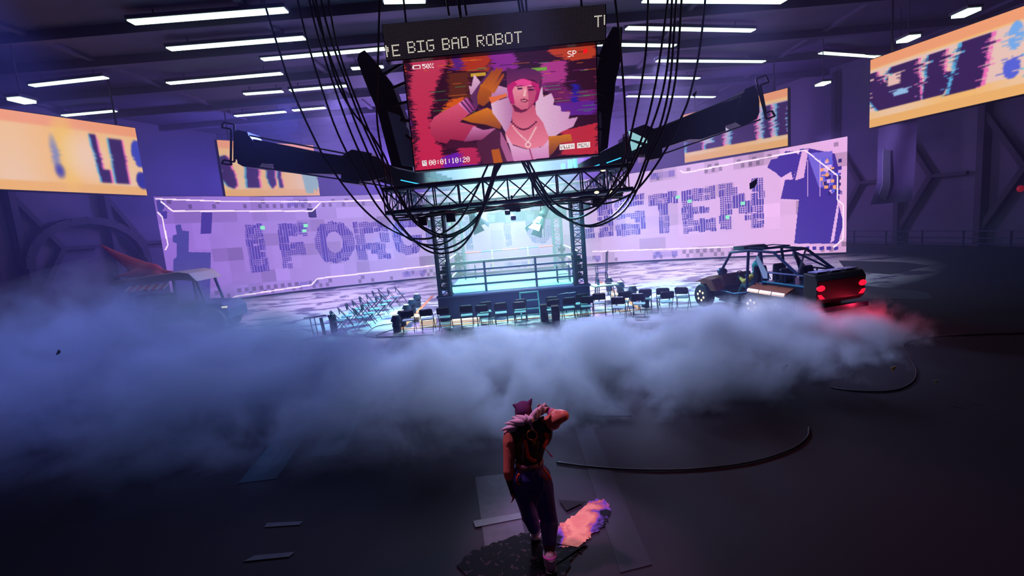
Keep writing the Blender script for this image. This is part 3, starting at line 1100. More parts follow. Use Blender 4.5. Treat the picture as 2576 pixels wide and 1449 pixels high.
tk = display('ticker_display', tc, TP, pixel_mat('ticker_pixels', 1.0), jb)
MB().prism([TP(-.004, -.02) + Vector((0, .02, 0)), TP(1.004, -.02) + Vector((0, .02, 0)), TP(1.004, 1.02) + Vector((0, .02, 0)), TP(-.004, 1.02) + Vector((0, .02, 0))],
           (0, .35, 0)).build('ticker_cabinet', BLACK, jb, world=True)
for u in (.1, .35, .65, .9):
    a = TP(u, 0) + Vector((0, .3, 0))
    MB().tube([a, (a.x, a.y, CEIL)], .04).build('hanging_rod', BLACK, jb, world=True)
# side fins leaning outwards, with louvre panels and cross brackets behind the screen
for side in (-1, 1):
    FY = 19.9
    if side < 0:
        out = [(903, 134), (917, 126), (940, 150), (985, 210), (1020, 300), (1040, 430), (985, 418), (948, 275), (930, 235), (912, 190), (898, 150)]
    else:
        out = [(1541, 68), (1566, 68), (1562, 150), (1548, 210), (1545, 250), (1537, 300), (1529, 372), (1508, 384), (1500, 200), (1510, 130), (1526, 96)]
    MB().prism([aty(x, y, FY) for x, y in out], (0, 1.1, 0)).build('side_fin', RIG, jb, world=True)
    for k in range(5):
        mb = MB()
        if side < 0:
            a, b = (965 + k * 14, 188 + k * 38), (1030 + k * 4, 150 + k * 52)
        else:
            a, b = (1500, 140 + k * 45), (1530 - k * 3, 150 + k * 45)
        mb.bar(aty(*a, FY - .1), aty(*b, FY - .1), .1, .1)
        mb.build('cross_bracket', BLACK, jb, world=True)
    lv = [(975, 280), (1005, 290), (1030, 330), (1043, 420), (1010, 415)] if side < 0 else [(1503, 300), (1512, 280), (1514, 330), (1510, 375), (1505, 378)]
    MB().prism([aty(x, y, FY - .15) for x, y in lv], (0, .12, 0)).build('louvre_panel', PALE, jb, world=True)

# ------------------------------------------------------------------ the ring
RX0, RX1, RY0, RY1 = -2.95, 3.05, 19.3, 25.3
RC = ((RX0 + RX1) / 2, (RY0 + RY1) / 2)
APRON = mat('apron_navy_cloth', (52, 62, 118), 0.8, noise=0.15, scale=2)
MATM = mat('ring_mat_canvas', (140, 225, 222), 0.7, noise=0.08, scale=1.5)
ROPE = mat('rope_white', (215, 215, 210), 0.5)
ROPER = mat('rope_red', (235, 90, 90), 0.5)
POSTO = mat('spacer_orange', (250, 190, 150), 0.5)
BLUEM = mat('rail_blue_steel', (70, 110, 170), 0.35, 0.5)
rg = thing('wrestling_ring', (RC[0], RC[1], 0), 'square wrestling ring with pale cyan mat and dark navy apron', 'ring')
MB().box((RC[0], RC[1], .47), (6.0, 6.0, .9)).build('apron', APRON, rg, world=True, bevel=.03)
MB().box((RC[0], RC[1], .955), (6.1, 6.1, .08)).build('edge_trim', mat('trim_blue', (92, 104, 170), .5), rg, world=True, bevel=.03)
MB().box((RC[0], RC[1], 1.0), (5.3, 5.3, .04)).build('mat', MATM, rg, world=True)
RI = .3
for z in (.32, .62, .9, 1.2):
    MB().bar((RX0 + .55, RY0 + RI, 1 + z), (RX1 - .55, RY0 + RI, 1 + z), .06, .07 if z < 1.1 else .1).build('front_rail', BLUEM if z < 1.1 else ROPE, rg, world=True)
for x in (-1.02, 1.0):
    MB().bar((x, RY0 + RI, 1.02), (x, RY0 + RI, 2.2), .09, .06, (0, 1, 0)).build('front_rail_post', BLUEM, rg, world=True)
for z in (.4, .8, 1.25):
    MB().tube([(RX0 + .5, RY1 - .3, 1 + z), (RX1 - .5, RY1 - .3, 1 + z)], .035).build('rear_rope', ROPE if z < 1.2 else BLUEM, rg, world=True)
    for x, nm in ((RX0 + .3, 'left_rope'), (RX1 - .3, 'right_rope')):
        MB().tube([(x, RY0 + .5, 1 + z), (x, RY1 - .5, 1 + z)], .04).build('side_rope', ROPE, rg, world=True)
for x in (-2.2, -.3, 1.5):
    MB().tube([(x, RY1 - .3, 2.25), (x + .8, RY1 - .3, 2.25)], .045).build('red_rope_sleeve', ROPER, rg, world=True)
for x in (-.85, .95):
    MB().bar((x, RY1 - .35, 1.25), (x, RY1 - .35, 2.32), .07, .05, (0, 1, 0)).build('rope_spacer', POSTO, rg, world=True)
for x in (RX0 + .42, RX1 - .42):
    for y in (RY0 + .42, RY1 - .42):
        pd = MB()
        for z in (.35, .7, 1.05):
            pd.box((x, y, 1 + z), (.34, .34, .16))
        pd.bar((x, y, 1), (x, y, 2.3), .1, .1)
        pd.build('corner_post', BLACK, rg, world=True)
# short rail ladders on the ring
for k, (x, y, lb) in enumerate(((2.15, 20.3, 'small steel handrail ladder on the ring mat near the right front tower'),
                                (-1.95, 24.0, 'small steel handrail ladder at the rear left of the ring mat'))):
    t = thing('handrail_ladder', (x, y, 1.02), lb, 'ladder', 'curved handrails on the ring')
    for s in (-1, 1):
        MB().tube(spline([(s * .25, -.2, 0), (s * .25, -.2, .5), (s * .25, -.1, .68), (s * .25, .1, .68), (s * .25, .2, .5), (s * .25, .2, 0)], 5), .022).build('handrail', STEEL, t)
    for z in (.15, .35):
        MB().tube([(-.25, -.2, z), (.25, -.2, z)], .018).build('rung', STEEL, t)

# ------------------------------------------------------------------ lattice towers and overhead truss


def lattice(mb, a, b, w_, h_, r=.05, rd=.018, n=8, up=(0, 0, 1)):
    a, b = Vector(a), Vector(b)
    d = (b - a).normalized()
    u = Vector(up)
    x = d.cross(u).normalized() * w_ / 2
    z = x.normalized().cross(d) * h_ / 2
    cs = [x + z, -x + z, -x - z, x - z]
    for c in cs:
        mb.tube([a + c, b + c], r, 8)
    for i in range(4):
        c0, c1 = cs[i], cs[(i + 1) % 4]
        for k in range(n):
            p, q_ = a.lerp(b, k / n), a.lerp(b, (k + 1) / n)
            mb.tube([p + (c0 if k % 2 else c1), q_ + (c1 if k % 2 else c0)], rd, 5)
            mb.tube([p + (c1 if k % 2 else c0), p + (c0 if k % 2 else c1)], rd, 5)


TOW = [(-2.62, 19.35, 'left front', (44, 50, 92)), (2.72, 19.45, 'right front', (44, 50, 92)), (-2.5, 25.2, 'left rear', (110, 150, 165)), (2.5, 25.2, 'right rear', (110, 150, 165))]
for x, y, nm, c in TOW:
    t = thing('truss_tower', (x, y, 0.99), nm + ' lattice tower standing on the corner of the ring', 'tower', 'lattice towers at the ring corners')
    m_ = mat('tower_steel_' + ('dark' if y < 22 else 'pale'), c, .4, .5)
    mb = MB()
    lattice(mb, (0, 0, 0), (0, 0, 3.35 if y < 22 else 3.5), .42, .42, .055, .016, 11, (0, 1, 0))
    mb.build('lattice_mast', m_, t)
    MB().box((0, 0, .03), (.6, .6, .06)).build('base_plate', m_, t)
    if y < 22:
        pb = MB()
        for z in (.3, .6, .95):
            pb.box((-.02 if x > 0 else .02, .02, z), (.3, .3, .14), taper=.8)
        pb.build('padded_block', BLACK, t)

TX0, TX1, TF, TR = -4.4, 4.72, 18.75, 26.2
tr = thing('lighting_truss', (RC[0], RC[1], 4.3), 'dark square lighting truss resting across the ring towers', 'truss')
mb = MB()
fa, fb = aty(975, 506, TF), aty(1580, 446, TF)
zc = .9
mb2 = MB()
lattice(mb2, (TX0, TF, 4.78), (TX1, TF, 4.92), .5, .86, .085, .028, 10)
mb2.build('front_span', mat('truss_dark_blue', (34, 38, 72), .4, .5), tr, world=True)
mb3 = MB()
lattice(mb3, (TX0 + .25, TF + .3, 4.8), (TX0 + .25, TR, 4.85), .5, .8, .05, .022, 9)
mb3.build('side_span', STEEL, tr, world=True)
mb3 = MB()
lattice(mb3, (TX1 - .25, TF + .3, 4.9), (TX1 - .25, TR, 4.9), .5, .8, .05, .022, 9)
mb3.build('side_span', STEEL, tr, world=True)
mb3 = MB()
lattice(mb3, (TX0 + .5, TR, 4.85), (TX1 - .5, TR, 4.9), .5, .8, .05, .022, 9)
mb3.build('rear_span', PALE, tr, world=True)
MB().bar((TX0 + .3, 21.5, 4.6), (TX1 - .3, 21.5, 4.7), .12, .12).build('cross_bar', STEEL, tr, world=True)
MB().prism([aty(1228, 536, 26.6), aty(1424, 522, 26.6), aty(1426, 548, 26.6), aty(1230, 562, 26.6)], (0, .08, 0)).build('rear_valance', mat('valance_teal', (80, 130, 140), .7), tr, world=True)
cb = MB()
random.seed(3)
for k in range(5):   # cable bundle slung under the front span
    pts = []
    for j in range(19):
        f = j / 18
        pts.append((TX0 + .2 + f * 8.6, TF - .1 + .08 * k, 4.27 + .14 * f - .1 * abs(math.sin(f * (9 + k) + k)) - .03 * k))
    cb.tube(spline(pts, 4), .035, 6)
cb.build('cable_loom', CABLE, tr, world=True)
rb = MB().tube(spline([(TX0 + 2.2, TF - .28, 4.22), (-1.2, TF - .28, 4.12), (.2, TF - .28, 4.32), (1.4, TF - .28, 4.2), (2.6, TF - .28, 4.4)], 6), .02)
rb.build('red_cable', mat('red_cable', (200, 60, 80), .5), tr, world=True)

# ------------------------------------------------------------------ lamps hung in the rig
GLOWY = mat('lamp_glass_warm', (255, 244, 190), .4, emit=1.6)
TEAL = mat('lamp_body_teal', (60, 96, 120), .4, .4)


def rig_lamp(p, aim, label, s=1.0, m_=None, cone=True):
    t = thing('stage_light', p, label, 'stage light', 'stage lights hung under the truss')
    d = (Vector(aim) - Vector(p)).normalized()
    M = d.to_track_quat('Z', 'Y').to_matrix()
    m_ = m_ or TEAL
    MB().lathe([(.05, -.42), (.13, -.40), (.15, -.1), (.12, 0), (.17, .1), (.24, .3), (.235, .3), (.1, .1)], n=14, M=M @ Matrix.Scale(s, 3)).build('lamp_body', m_, t, smooth=False)
    if cone:
        for k in range(4):
            a = math.pi / 2 * k + .78
            u, v = Vector((math.cos(a), math.sin(a), 0)), Vector((-math.sin(a), math.cos(a), 0))
            b = [M @ (u * .2 * s + v * .13 * s + Vector((0, 0, .3 * s))), M @ (u * .2 * s - v * .13 * s + Vector((0, 0, .3 * s))),
                 M @ (u * .34 * s - v * .2 * s + Vector((0, 0, .58 * s))), M @ (u * .34 * s + v * .2 * s + Vector((0, 0, .58 * s)))]
            MB().prism(b, M @ (u * .012)).build('barn_door', m_, t)
    top = 4.62 - p[2]
    MB().tube([(0, 0, 0), (0, 0, max(top, .25))], .03).build('yoke', BLACK, t)


rig_lamp(aty(1188, 540, 21.5), (-.2, 22.5, 1), 'large teal stage light tilted inward beneath the left of the truss', 1.25)
rig_lamp(aty(1362, 548, 21.5), (-.2, 20.5, .6), 'large stage light with open barn doors tilted left beneath the truss', 1.25, mat('lamp_body_pale', (130, 170, 170), .4, .4))
# small moving head in the middle
p = aty(1289, 520, 18.9)
t = thing('moving_head', p, 'small dark moving light with four square heads, middle of front truss', 'stage light')
MB().box((0, 0, .05), (.24, .24, .46)).build('body', BLACK, t, bevel=.02)
for a, z in (((-.2, 0), -.2), ((.2, 0), -.12), ((0, -.05), -.42), ((.02, .15), -.1)):
    MB().box((a[0], a[1], z), (.2, .2, .18)).build('lamp_head', BLACK, t, bevel=.04)
MB().tube([(0, 0, .2), (0, 0, .42)], .04).build('clamp', BLACK, t)
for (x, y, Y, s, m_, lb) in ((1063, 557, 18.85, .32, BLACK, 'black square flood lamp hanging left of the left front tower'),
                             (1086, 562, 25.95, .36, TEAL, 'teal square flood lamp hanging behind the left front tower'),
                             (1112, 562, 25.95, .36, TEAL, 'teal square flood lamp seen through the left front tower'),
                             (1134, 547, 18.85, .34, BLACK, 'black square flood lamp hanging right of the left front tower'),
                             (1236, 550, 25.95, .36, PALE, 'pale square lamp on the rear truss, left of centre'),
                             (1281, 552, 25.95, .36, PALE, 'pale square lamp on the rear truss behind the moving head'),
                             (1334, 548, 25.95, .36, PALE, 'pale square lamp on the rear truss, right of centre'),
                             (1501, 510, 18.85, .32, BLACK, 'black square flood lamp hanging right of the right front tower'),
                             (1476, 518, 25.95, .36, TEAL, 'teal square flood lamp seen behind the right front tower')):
    p = aty(x, y, Y)
    t = thing('flood_lamp', p, lb, 'stage light', 'square flood lamps under the truss')
    MB().box((0, 0, 0), (s, s * .6, s)).build('housing', m_, t, bevel=.02)
    MB().tube([(-s * .6, 0, 0), (-s * .6, 0, s * .75), (s * .6, 0, s * .75), (s * .6, 0, 0)], .018).build('yoke', m_, t)
    MB().tube([(0, 0, s * .75), (0, 0, max(s, 4.55 - p.z))], .02).build('hanging_pole', m_, t)
for (x, y, Y, lb) in ((1517, 428, 18.6, 'tiny glowing bulb under the right end of the upper truss bar'), (1501, 484, 18.4, 'tiny glowing bulb under the lower truss bar, left of two'),
                      (1538, 483, 18.4, 'tiny glowing bulb under the lower truss bar, right of two')):
    tag(MB().ball(aty(x, y, Y), (.09, .06, .05)).build('marker_bulb', GLOWY, smooth=True), lb, 'bulb', 'small bulbs on the truss')

# ------------------------------------------------------------------ the two big black arms
AY = 22.4


def px6(l):
    return [(540 + x / 5.367, 290 + y / 5.367) for x, y in l]


def px3(l):
    return [(1540 + x / 4.83, 170 + y / 4.83) for x, y in l]


def arm(parts, rails, bracket, label, side):
    allp = [aty(*p, AY) for p in parts[0][1]]
    c = sum(allp, Vector((0, 0, 0))) / len(allp)
    t = thing('rig_arm', c, label, 'boom', 'big black arms reaching out from the ring rig')
    for nm, pts, dep, y0 in parts:
        MB().prism([aty(x, y, AY + y0) for x, y in pts], (0, dep, 0)).build(nm, RIG, t, world=True)
    for r in rails:
        MB().tube([aty(x, y, AY - .15) for x, y in r], .035).build('guy_rail', RIG, t, world=True)
    mb = MB()
    L_ = [aty(x, y, AY - .2) for x, y in bracket]
    for i in range(len(L_)):
        mb.bar(L_[i], L_[(i + 1) % len(L_)], .07, .07, (0, 1, 0))
    mb.build('end_bracket', BLACK, t, world=True)
    return t


armL = arm([
    ('boom_body', px6([(440, 300), (500, 315), (680, 350), (1000, 412), (1470, 508), (1720, 545), (1800, 560), (1800, 800), (1480, 790), (1190, 785), (800, 742), (790, 660), (640, 650), (440, 640)]), .8, .1),
    ('end_block', px6([(285, 205), (310, 197), (440, 225), (455, 268), (500, 318), (640, 645), (600, 700), (570, 712), (380, 690), (310, 650), (300, 600), (275, 590), (277, 240)]), 1.1, -.05),
    ('joint_block', px6([(1720, 545), (1790, 500), (1850, 460), (2120, 510), (2120, 545), (2190, 560), (2330, 830), (2080, 890), (1955, 885), (1950, 932), (1705, 900), (1705, 810)]), 1.2, -.1),
    ('inner_beam', [(955, 400), (967, 412), (1045, 428), (1085, 432), (1137, 456), (1080, 466), (1000, 470), (935, 452), (925, 440)], .9, .3),
], [px6([(470, 275), (1100, 390), (1780, 520)]), px6([(580, 700), (1190, 790), (1700, 865), (2500, 985)]), px6([(620, 480), (1400, 500)])],
    px6([(125, 98), (268, 125), (268, 628), (215, 628), (228, 670), (98, 652), (125, 605), (218, 622), (225, 188), (98, 165)]),
    'long black rig arm reaching over the slogan word FORGOT, without cyan panel', -1)
armR = arm([
    ('boom_body', px3([(1600, 330), (1440, 400), (1000, 545), (510, 752), (400, 800), (430, 1010), (610, 980), (940, 870), (1080, 870), (1380, 770), (1375, 710), (1560, 640)]), .8, .1),
    ('end_block', px3([(1730, 215), (1610, 262), (1605, 290), (1570, 330), (1500, 665), (1580, 715), (1760, 620), (1790, 545), (1788, 400), (1770, 300)]), 1.1, -.05),
    ('joint_block', px3([(400, 688), (205, 760), (200, 800), (235, 1010), (250, 1080), (400, 1050), (402, 1132), (610, 1092), (610, 975), (700, 800), (510, 742)]), 1.2, -.1),
    ('inner_beam', [(1582, 340), (1567, 345), (1566, 356), (1508, 385), (1440, 420), (1446, 432), (1520, 425), (1600, 404), (1612, 380)], .9, .3),
], [px3([(1580, 322), (1000, 560), (510, 752)]), px3([(1800, 632), (1300, 810), (620, 1050)])],
    px3([(1745, 140), (1860, 95), (1902, 178), (1800, 215), (1866, 552), (1940, 525), (1976, 590), (1874, 626)]),
    'long black rig arm with lit cyan panels, rising over the slogan word LISTEN', 1)
lt = MB().prism([aty(x, y, AY - .25) for x, y in px3([(203, 765), (425, 870), (425, 915), (222, 860)])], (0, .1, 0))
lt.build('light_panel', mat('panel_lit_cyan', (170, 232, 240), .5, emit=.7), armR, world=True)
MB().prism([aty(x, y, AY - .25) for x, y in px3([(222, 890), (370, 950), (245, 1010)])], (0, .1, 0)).build('light_panel', MATS['panel_lit_cyan'], armR, world=True)
CY = mat('led_strip_cyan', (60, 200, 255), .5, emit=1.4)
MB().bar(aty(1526, 410, 21.6), aty(1562, 397, 21.6), .05, .04).build('led_strip', CY, armR, world=True)
MB().bar(aty(1489, 421, 21.6), aty(1508, 414, 21.6), .05, .04).build('led_strip', CY, armR, world=True)
MB().bar(aty(1008, 453, 21.6), aty(1055, 463, 21.6), .05, .04).build('led_strip', CY, armL, world=True)
for o_, x_ in ((armL, TX0 + .25), (armR, TX1 - .25)):
    MB().bar((x_, 22.9, 5.2), (x_, 22.9, 6.4), .14, .14).build('support_post', STEEL, o_, world=True)
# row of small blocks along the inner beams
for k, (x, y) in enumerate(((1075, 436), (1092, 441), (1106, 447), (1120, 452), (1133, 457))):
    MB().box(aty(x, y, 22.2), (.22, .3, .34)).build('ballast_block', STEEL, armL, world=True, bevel=.02)
for k, (x, y) in enumerate(((1417, 425), (1434, 418), (1447, 412))):
    MB().box(aty(x, y, 22.2), (.16, .3, .42 + .1 * k)).build('ballast_block', mat('block_pale_blue', (130, 180, 205), .5), armR, world=True)

# ------------------------------------------------------------------ hanging cables
LC = [
    (18.3, [(657, -20), (700, 120), (740, 238), (808, 383), (838, 430), (894, 504), (950, 557), (1016, 593), (1056, 601), (1094, 596), (1140, 570), (1165, 541), (1195, 485), (1228, 414)]),
    (18.3, [(745, -20), (775, 110), (832, 290), (872, 383), (913, 458), (950, 519), (1008, 585), (1049, 610), (1091, 617), (1124, 609), (1157, 585), (1198, 549), (1223, 499), (1245, 414)]),
    (18.2, [(775, -20), (800, 90), (866, 290), (913, 402), (950, 478), (983, 536), (1030, 595), (1074, 620), (1107, 627), (1149, 615), (1190, 582), (1215, 524), (1253, 412)]),
    (18.1, [(783, -20), (812, 90), (887, 290), (930, 395), (952, 456), (978, 516), (1000, 557), (1041, 604), (1074, 630), (1107, 638), (1149, 629), (1182, 595), (1207, 541), (1232, 466), (1261, 412)]),
    (18.1, [(805, -20), (830, 90), (903, 290), (953, 400), (983, 463), (1016, 519), (1041, 557), (1083, 587), (1116, 597), (1149, 590), (1182, 569), (1215, 529), (1256, 412)]),
    (18.2, [(824, -20), (850, 120), (912, 290), (960, 398), (990, 462), (1022, 520), (1050, 560), (1088, 583), (1120, 592), (1152, 583), (1186, 560), (1220, 515), (1250, 412)]),
    (18.0, [(955, -20), (952, 120), (948, 290), (963, 402), (976, 521)]),
    (17.9, [(790, -20), (835, 170), (880, 270), (935, 340), (975, 410), (985, 470)]),
]
RCb = [
    (18.3, [(1545, -20), (1557, 80), (1565, 170), (1573, 280), (1577, 400), (1580, 440)]),
    (18.2, [(1630, -20), (1628, 80), (1616, 195), (1592, 316), (1572, 400), (1553, 445), (1532, 483), (1507, 513), (1466, 529), (1432, 527), (1399, 513), (1370, 480), (1330, 405)]),
    (18.2, [(1682, -20), (1672, 60), (1652, 195), (1625, 316), (1593, 400), (1568, 450), (1532, 493), (1499, 526), (1457, 548), (1424, 549), (1391, 531), (1358, 493), (1322, 425), (1312, 404)]),
    (18.1, [(1702, -20), (1697, 60), (1685, 206), (1661, 316), (1625, 400), (1598, 470), (1565, 519), (1532, 549), (1490, 566), (1457, 564), (1424, 550), (1391, 526), (1366, 483), (1317, 406)]),
    (18.0, [(1715, -20), (1711, 60), (1698, 206), (1672, 316), (1632, 400), (1606, 470), (1573, 526), (1532, 557), (1490, 570), (1449, 562), (1408, 536), (1375, 505), (1345, 460), (1325, 403)]),
    (18.2, [(1775, -20), (1762, 110), (1735, 240), (1712, 300), (1690, 350), (1649, 418), (1615, 463), (1587, 488), (1540, 509), (1490, 514), (1457, 508)]),
    (17.9, [(1690, -20), (1688, 60), (1672, 206), (1640, 316), (1600, 400), (1560, 470), (1530, 500)]),
]


def cable(Y, pts, label, group):
    P3 = [aty(x, y, Y) for x, y in pts]
    if P3[0].z < CEIL:
        P3[0] = P3[0] + (P3[0] - P3[1]) * ((CEIL - P3[0].z) / max(.1, P3[0].z - P3[1].z))
    P3[0].z = CEIL - .02
    k0 = P3[0]
    mb = MB().tube(spline(P3, 6), .038, 6)
    tag(mb.build('hanging_cable', CABLE, smooth=True), label, 'cable', group)


for i, (Y, pts) in enumerate(LC):
    cable(Y, pts, 'black drooping cable left of the video screen, %s of eight from the left' % ORD[i], 'cables looping down left of the screen')
for i, (Y, pts) in enumerate(RCb):
    cable(Y, pts, 'black drooping cable right of the video screen, %s of seven from the screen' % ORD[i], 'cables looping down right of the screen')
for i, x in enumerate((1122, 1150, 1166, 1302, 1310)):
    A, B = atz(x, -6, CEIL), aty(x + 4 + i, 70 - (x - 1122) * .08, 18.95)
    tag(MB().tube([aty(x, -10, 18.8), aty(x + 8, 40, 18.9)], .04).build('suspension_cable', CABLE), 'short taut black cable above the ticker, %s of five from the left' % ORD[i], 'cable', 'taut cables above the ticker')

# ------------------------------------------------------------------ floor border tape, seats and small things round the ring
corn = [atz(1012, 824), atz(1640, 782), atz(1500, 712), atz(1068, 752)]
P0, P1 = Vector((-4.3, 18.35, 0)), Vector((4.75, 18.35, 0))
P2, P3_ = Vector((4.75, 26.6, 0)), Vector((-4.3, 26.6, 0))
for (a, b, lb) in ((P0, P1, 'front'), (P1, P2, 'right'), (P3_, P0, 'left')):
    d = (b - a).normalized()
    mb = MB()
    mb.box((a + b) / 2 + Vector((0, 0, .008)), (max(.16, abs(b.x - a.x)), max(.16, abs(b.y - a.y)), .012))
    tag(mb.build('floor_tape', ORANGE), 'orange tape line on the floor along the %s side of the ring' % lb, 'floor tape', 'orange tape around the ring')


def make_chair(loc, rz, label, group):
    t = thing('folding_chair', loc, label, 'chair', group, rz)
    MB().box((0, .02, .45), (.42, .40, .03)).build('seat', SEAT, t, bevel=.01)
    mb = MB()
    mb.prism([(-.20, -.235, .60), (-.225, -.24, .64), (-.225, -.262, .79), (-.19, -.27, .83), (.19, -.27, .83), (.225, -.262, .79), (.225, -.24, .64), (.20, -.235, .60)], (0, .03, 0))
    mb.build('backrest', CHAIR, t)
    # main frame: from the front feet up over the backrest
    MB().tube([(-.23, .26, .01), (-.23, .0, .46), (-.22, -.26, .82), (-.17, -.275, .85), (.17, -.275, .85), (.22, -.26, .82), (.23, .0, .46), (.23, .26, .01)], .014, 6).build('main_frame', CHAIR, t)
    MB().tube([(-.2, -.27, .01), (-.2, .16, .44), (.2, .16, .44), (.2, -.27, .01)], .013, 6).build('rear_leg_frame', CHAIR, t)
    MB().tube([(-.2, -.2, .10), (.2, -.2, .10)], .010, 5).build('stretcher', CHAIR, t)
    return t


chair0 = None
KNOT = []


def chair(x, y, rz, label, group):
    global chair0
    if chair0 is None:
        chair0 = make_chair((x, y, 0), rz, label, group)
        KNOT.extend([k for k in bpy.data.objects if k.parent == chair0])
        return chair0
    r = chair0.copy()
    COL.objects.link(r)
    r.location = (x, y, 0)
    r.rotation_euler = (0, 0, rz)
    r['label'] = label
    r['group'] = group
    for ch in KNOT:
        c = ch.copy()
        COL.objects.link(c)
        c.parent = r
    return r


GF = 'folding chairs in rows before the front of the ring'
front = [(-3.85, 17.75, 6), (-3.15, 17.7, 3), (-2.52, 17.72, -4), (-1.72, 17.75, 4), (-1.12, 17.55, -3), (-1.05, 18.15, 8), (-.47, 17.68, 2), (.22, 17.55, -5), (.24, 18.1, 4),
         (1.38, 17.45, 4), (1.44, 18.05, -6), (1.98, 17.6, 2), (2.62, 17.55, -3), (2.5, 18.15, 5), (3.15, 18.0, -8)]
for i, (x, y, a) in enumerate(front):
    chair(x, y, R_(a), 'dark folding chair facing the ring front, %s from the left end of the rows' % ORD[i], GF)
GR = 'folding chairs gathered at the right front corner of the ring'
right = [(3.62, 16.85, -16), (4.0, 17.9, 6), (4.42, 17.2, -22), (4.85, 18.0, -12), (5.35, 17.15, -4), (5.5, 17.95, -18), (6.15, 17.75, -30)]
for i, (x, y, a) in enumerate(right):
    chair(x, y, R_(a), 'dark folding chair off the right front ring corner, %s from the ring side' % ORD[i], GR)
GL = 'folding chairs in two rows left of the ring'
left = [(-6.75, 18.85, -78), (-6.75, 19.7, -70), (-6.7, 20.55, -80), (-6.7, 21.4, -74), (-6.65, 22.3, -82), (-6.6, 23.2, -75), (-6.55, 24.1, -78), (-6.5, 25.0, -72),
        (-5.95, 19.15, -60), (-5.9, 20.0, -84), (-5.95, 21.0, -70), (-5.85, 22.0, -80), (-5.9, 23.0, -66), (-5.8, 24.1, -80), (-5.7, 25.2, -75)]
for i, (x, y, a) in enumerate(left):
    row, k = ('outer', i) if i < 8 else ('inner', i - 8)
    chair(x, y, R_(a), 'grey-blue folding chair in the %s row left of the ring, %s from the front' % (row, ORD[k]), GL)

# barrels with lit lids
BAR = mat('barrel_dark_blue', (30, 48, 84), .5, .2)
LIDM = mat('barrel_lid_pale', (235, 240, 215), .5, emit=.35)


def barrel(x, y, label):
    t = thing('smoke_canister', (x, y, 0), label, 'canister', 'round canisters standing beside the ring')
    MB().lathe([(.13, 0), (.15, .03), (.15, .2), (.17, .22), (.17, .27), (.15, .29), (.15, .4)], n=16).build('body', BAR, t)
    MB().lathe([(.19, .4), (.2, .45), (.12, .62)], n=16).build('shoulder', BAR, t)
    MB().lathe([(.105, .62), (.105, .65), (.02, .655)], n=14).build('lid', LIDM, t)


for i, (x, y) in enumerate(((-4.35, 18.0), (-4.35, 18.95), (-4.4, 20.2), (-4.45, 21.6), (-4.5, 23.2))):
    barrel(x, y, 'dark canister left of the ring, %s from the front' % ORD[i])
for i, (x, y) in enumerate(((5.05, 18.75), (4.95, 20.2), (4.75, 21.6), (4.6, 23.3))):
    barrel(x, y, 'dark canister right of the ring, %s from the front' % ORD[i])
CUSH = mat('block_peach', (250, 190, 160), .6)
for i, (x, y) in enumerate(((-4.0, 20.0), (-3.95, 21.2), (4.35, 20.4), (4.45, 21.3))):
    tag(MB().box((x, y, .1), (.3, .55, .18)).build('floor_block', CUSH, bevel=.06), 'rounded peach floor block at the %s of the ring, %s one' % (('left', 'nearer') if i == 0 else ('left', 'farther') if i == 1 else ('right', 'nearer') if i == 2 else ('right', 'farther')), 'block', 'peach blocks beside the ring')

# tall folding director's chair right of the ring
t = thing('director_chair', (4.15, 22.6, 0), "tall dark director's chair standing right of the ring", 'chair', rz=R_(72))
DW = mat('director_wood', (60, 58, 110), .5)
MB().box((0, 0, 1.0), (.56, .46, .04)).build('seat', DW, t)
for sx in (-1, 1):
    for sy in (-1, 1):
        MB().bar((sx * .32, sy * .3, 0), (sx * .26, sy * .2, .99), .05, .05).build('leg', DW, t)
    MB().bar((sx * .28, -.22, 1.32), (sx * .28, .26, 1.32), .06, .03).build('armrest', DW, t)
    MB().bar((sx * .28, .22, 1.0), (sx * .28, .22, 1.32), .03, .03).build('arm_post', DW, t)
    MB().bar((sx * .27, -.22, 1.0), (sx * .27, -.3, 1.95), .045, .04).build('back_post', DW, t)
MB().box((0, -.28, 1.72), (.54, .03, .34)).build('backrest', CHAIR, t)
MB().bar((-.3, .26, .35), (.3, .26, .35), .04, .04).build('footrest', DW, t)

# round-edged tables
TT = mat('table_top_pale', (190, 215, 215), .5)
t = thing('side_table', (3.85, 20.55, 0), 'pale plastic folding table with bottle at the right side of the ring', 'table', rz=R_(10))
MB().box((0, 0, .72), (1.05, .7, .05)).build('table_top', TT, t, bevel=.02)
for sx in (-1, 1):
    MB().tube(spline([(sx * .38, -.28, 0), (sx * .3, -.22, .7)], 3), .02).build('leg', BLUEM, t)
    MB().tube(spline([(sx * .38, .28, 0), (sx * .3, .22, .7)], 3), .02).build('leg', BLUEM, t)
tag(MB().lathe([(.05, 0), (.055, .2), (.02, .26), (.02, .32)], (3.6, 20.5, .747), n=12).build('bottle', BLUEM, smooth=True), 'small blue bottle standing on the pale folding table', 'bottle')
tag(MB().lathe([(.1, 0), (.15, .03), (.14, .035), (.09, .012)], (4.05, 20.62, .747), n=16).build('plate', CHAIR, smooth=True), 'dark round dish lying on the pale folding table', 'plate')
t = thing('folding_table', (-7.3, 19.0, 0), 'dark folding table tipped on its side at the left end of the chairs', 'table', rz=R_(8))
MB().prism([(.2, -.35, .02), (.42, -.35, .02), (.46, -.35, .1), (.46, -.35, .62), (.4, -.35, .72), (.16, -.35, .72), (.2, -.35, .5)], (0, .06, 0)).build('table_top', BLACK, t)
MB().bar((-.72, -.3, .7), (.1, -.3, .72), .04, .04).build('edge_bar', CHAIR, t)
for x in (-.5, -.34):
    MB().bar((x, -.3, .7), (x + .06, -.34, 0), .03, .03).build('leg', CHAIR, t)
MB().bar((-.02, -.4, .0), (-.08, -.4, .66), .12, .03).build('leg', CHAIR, t)

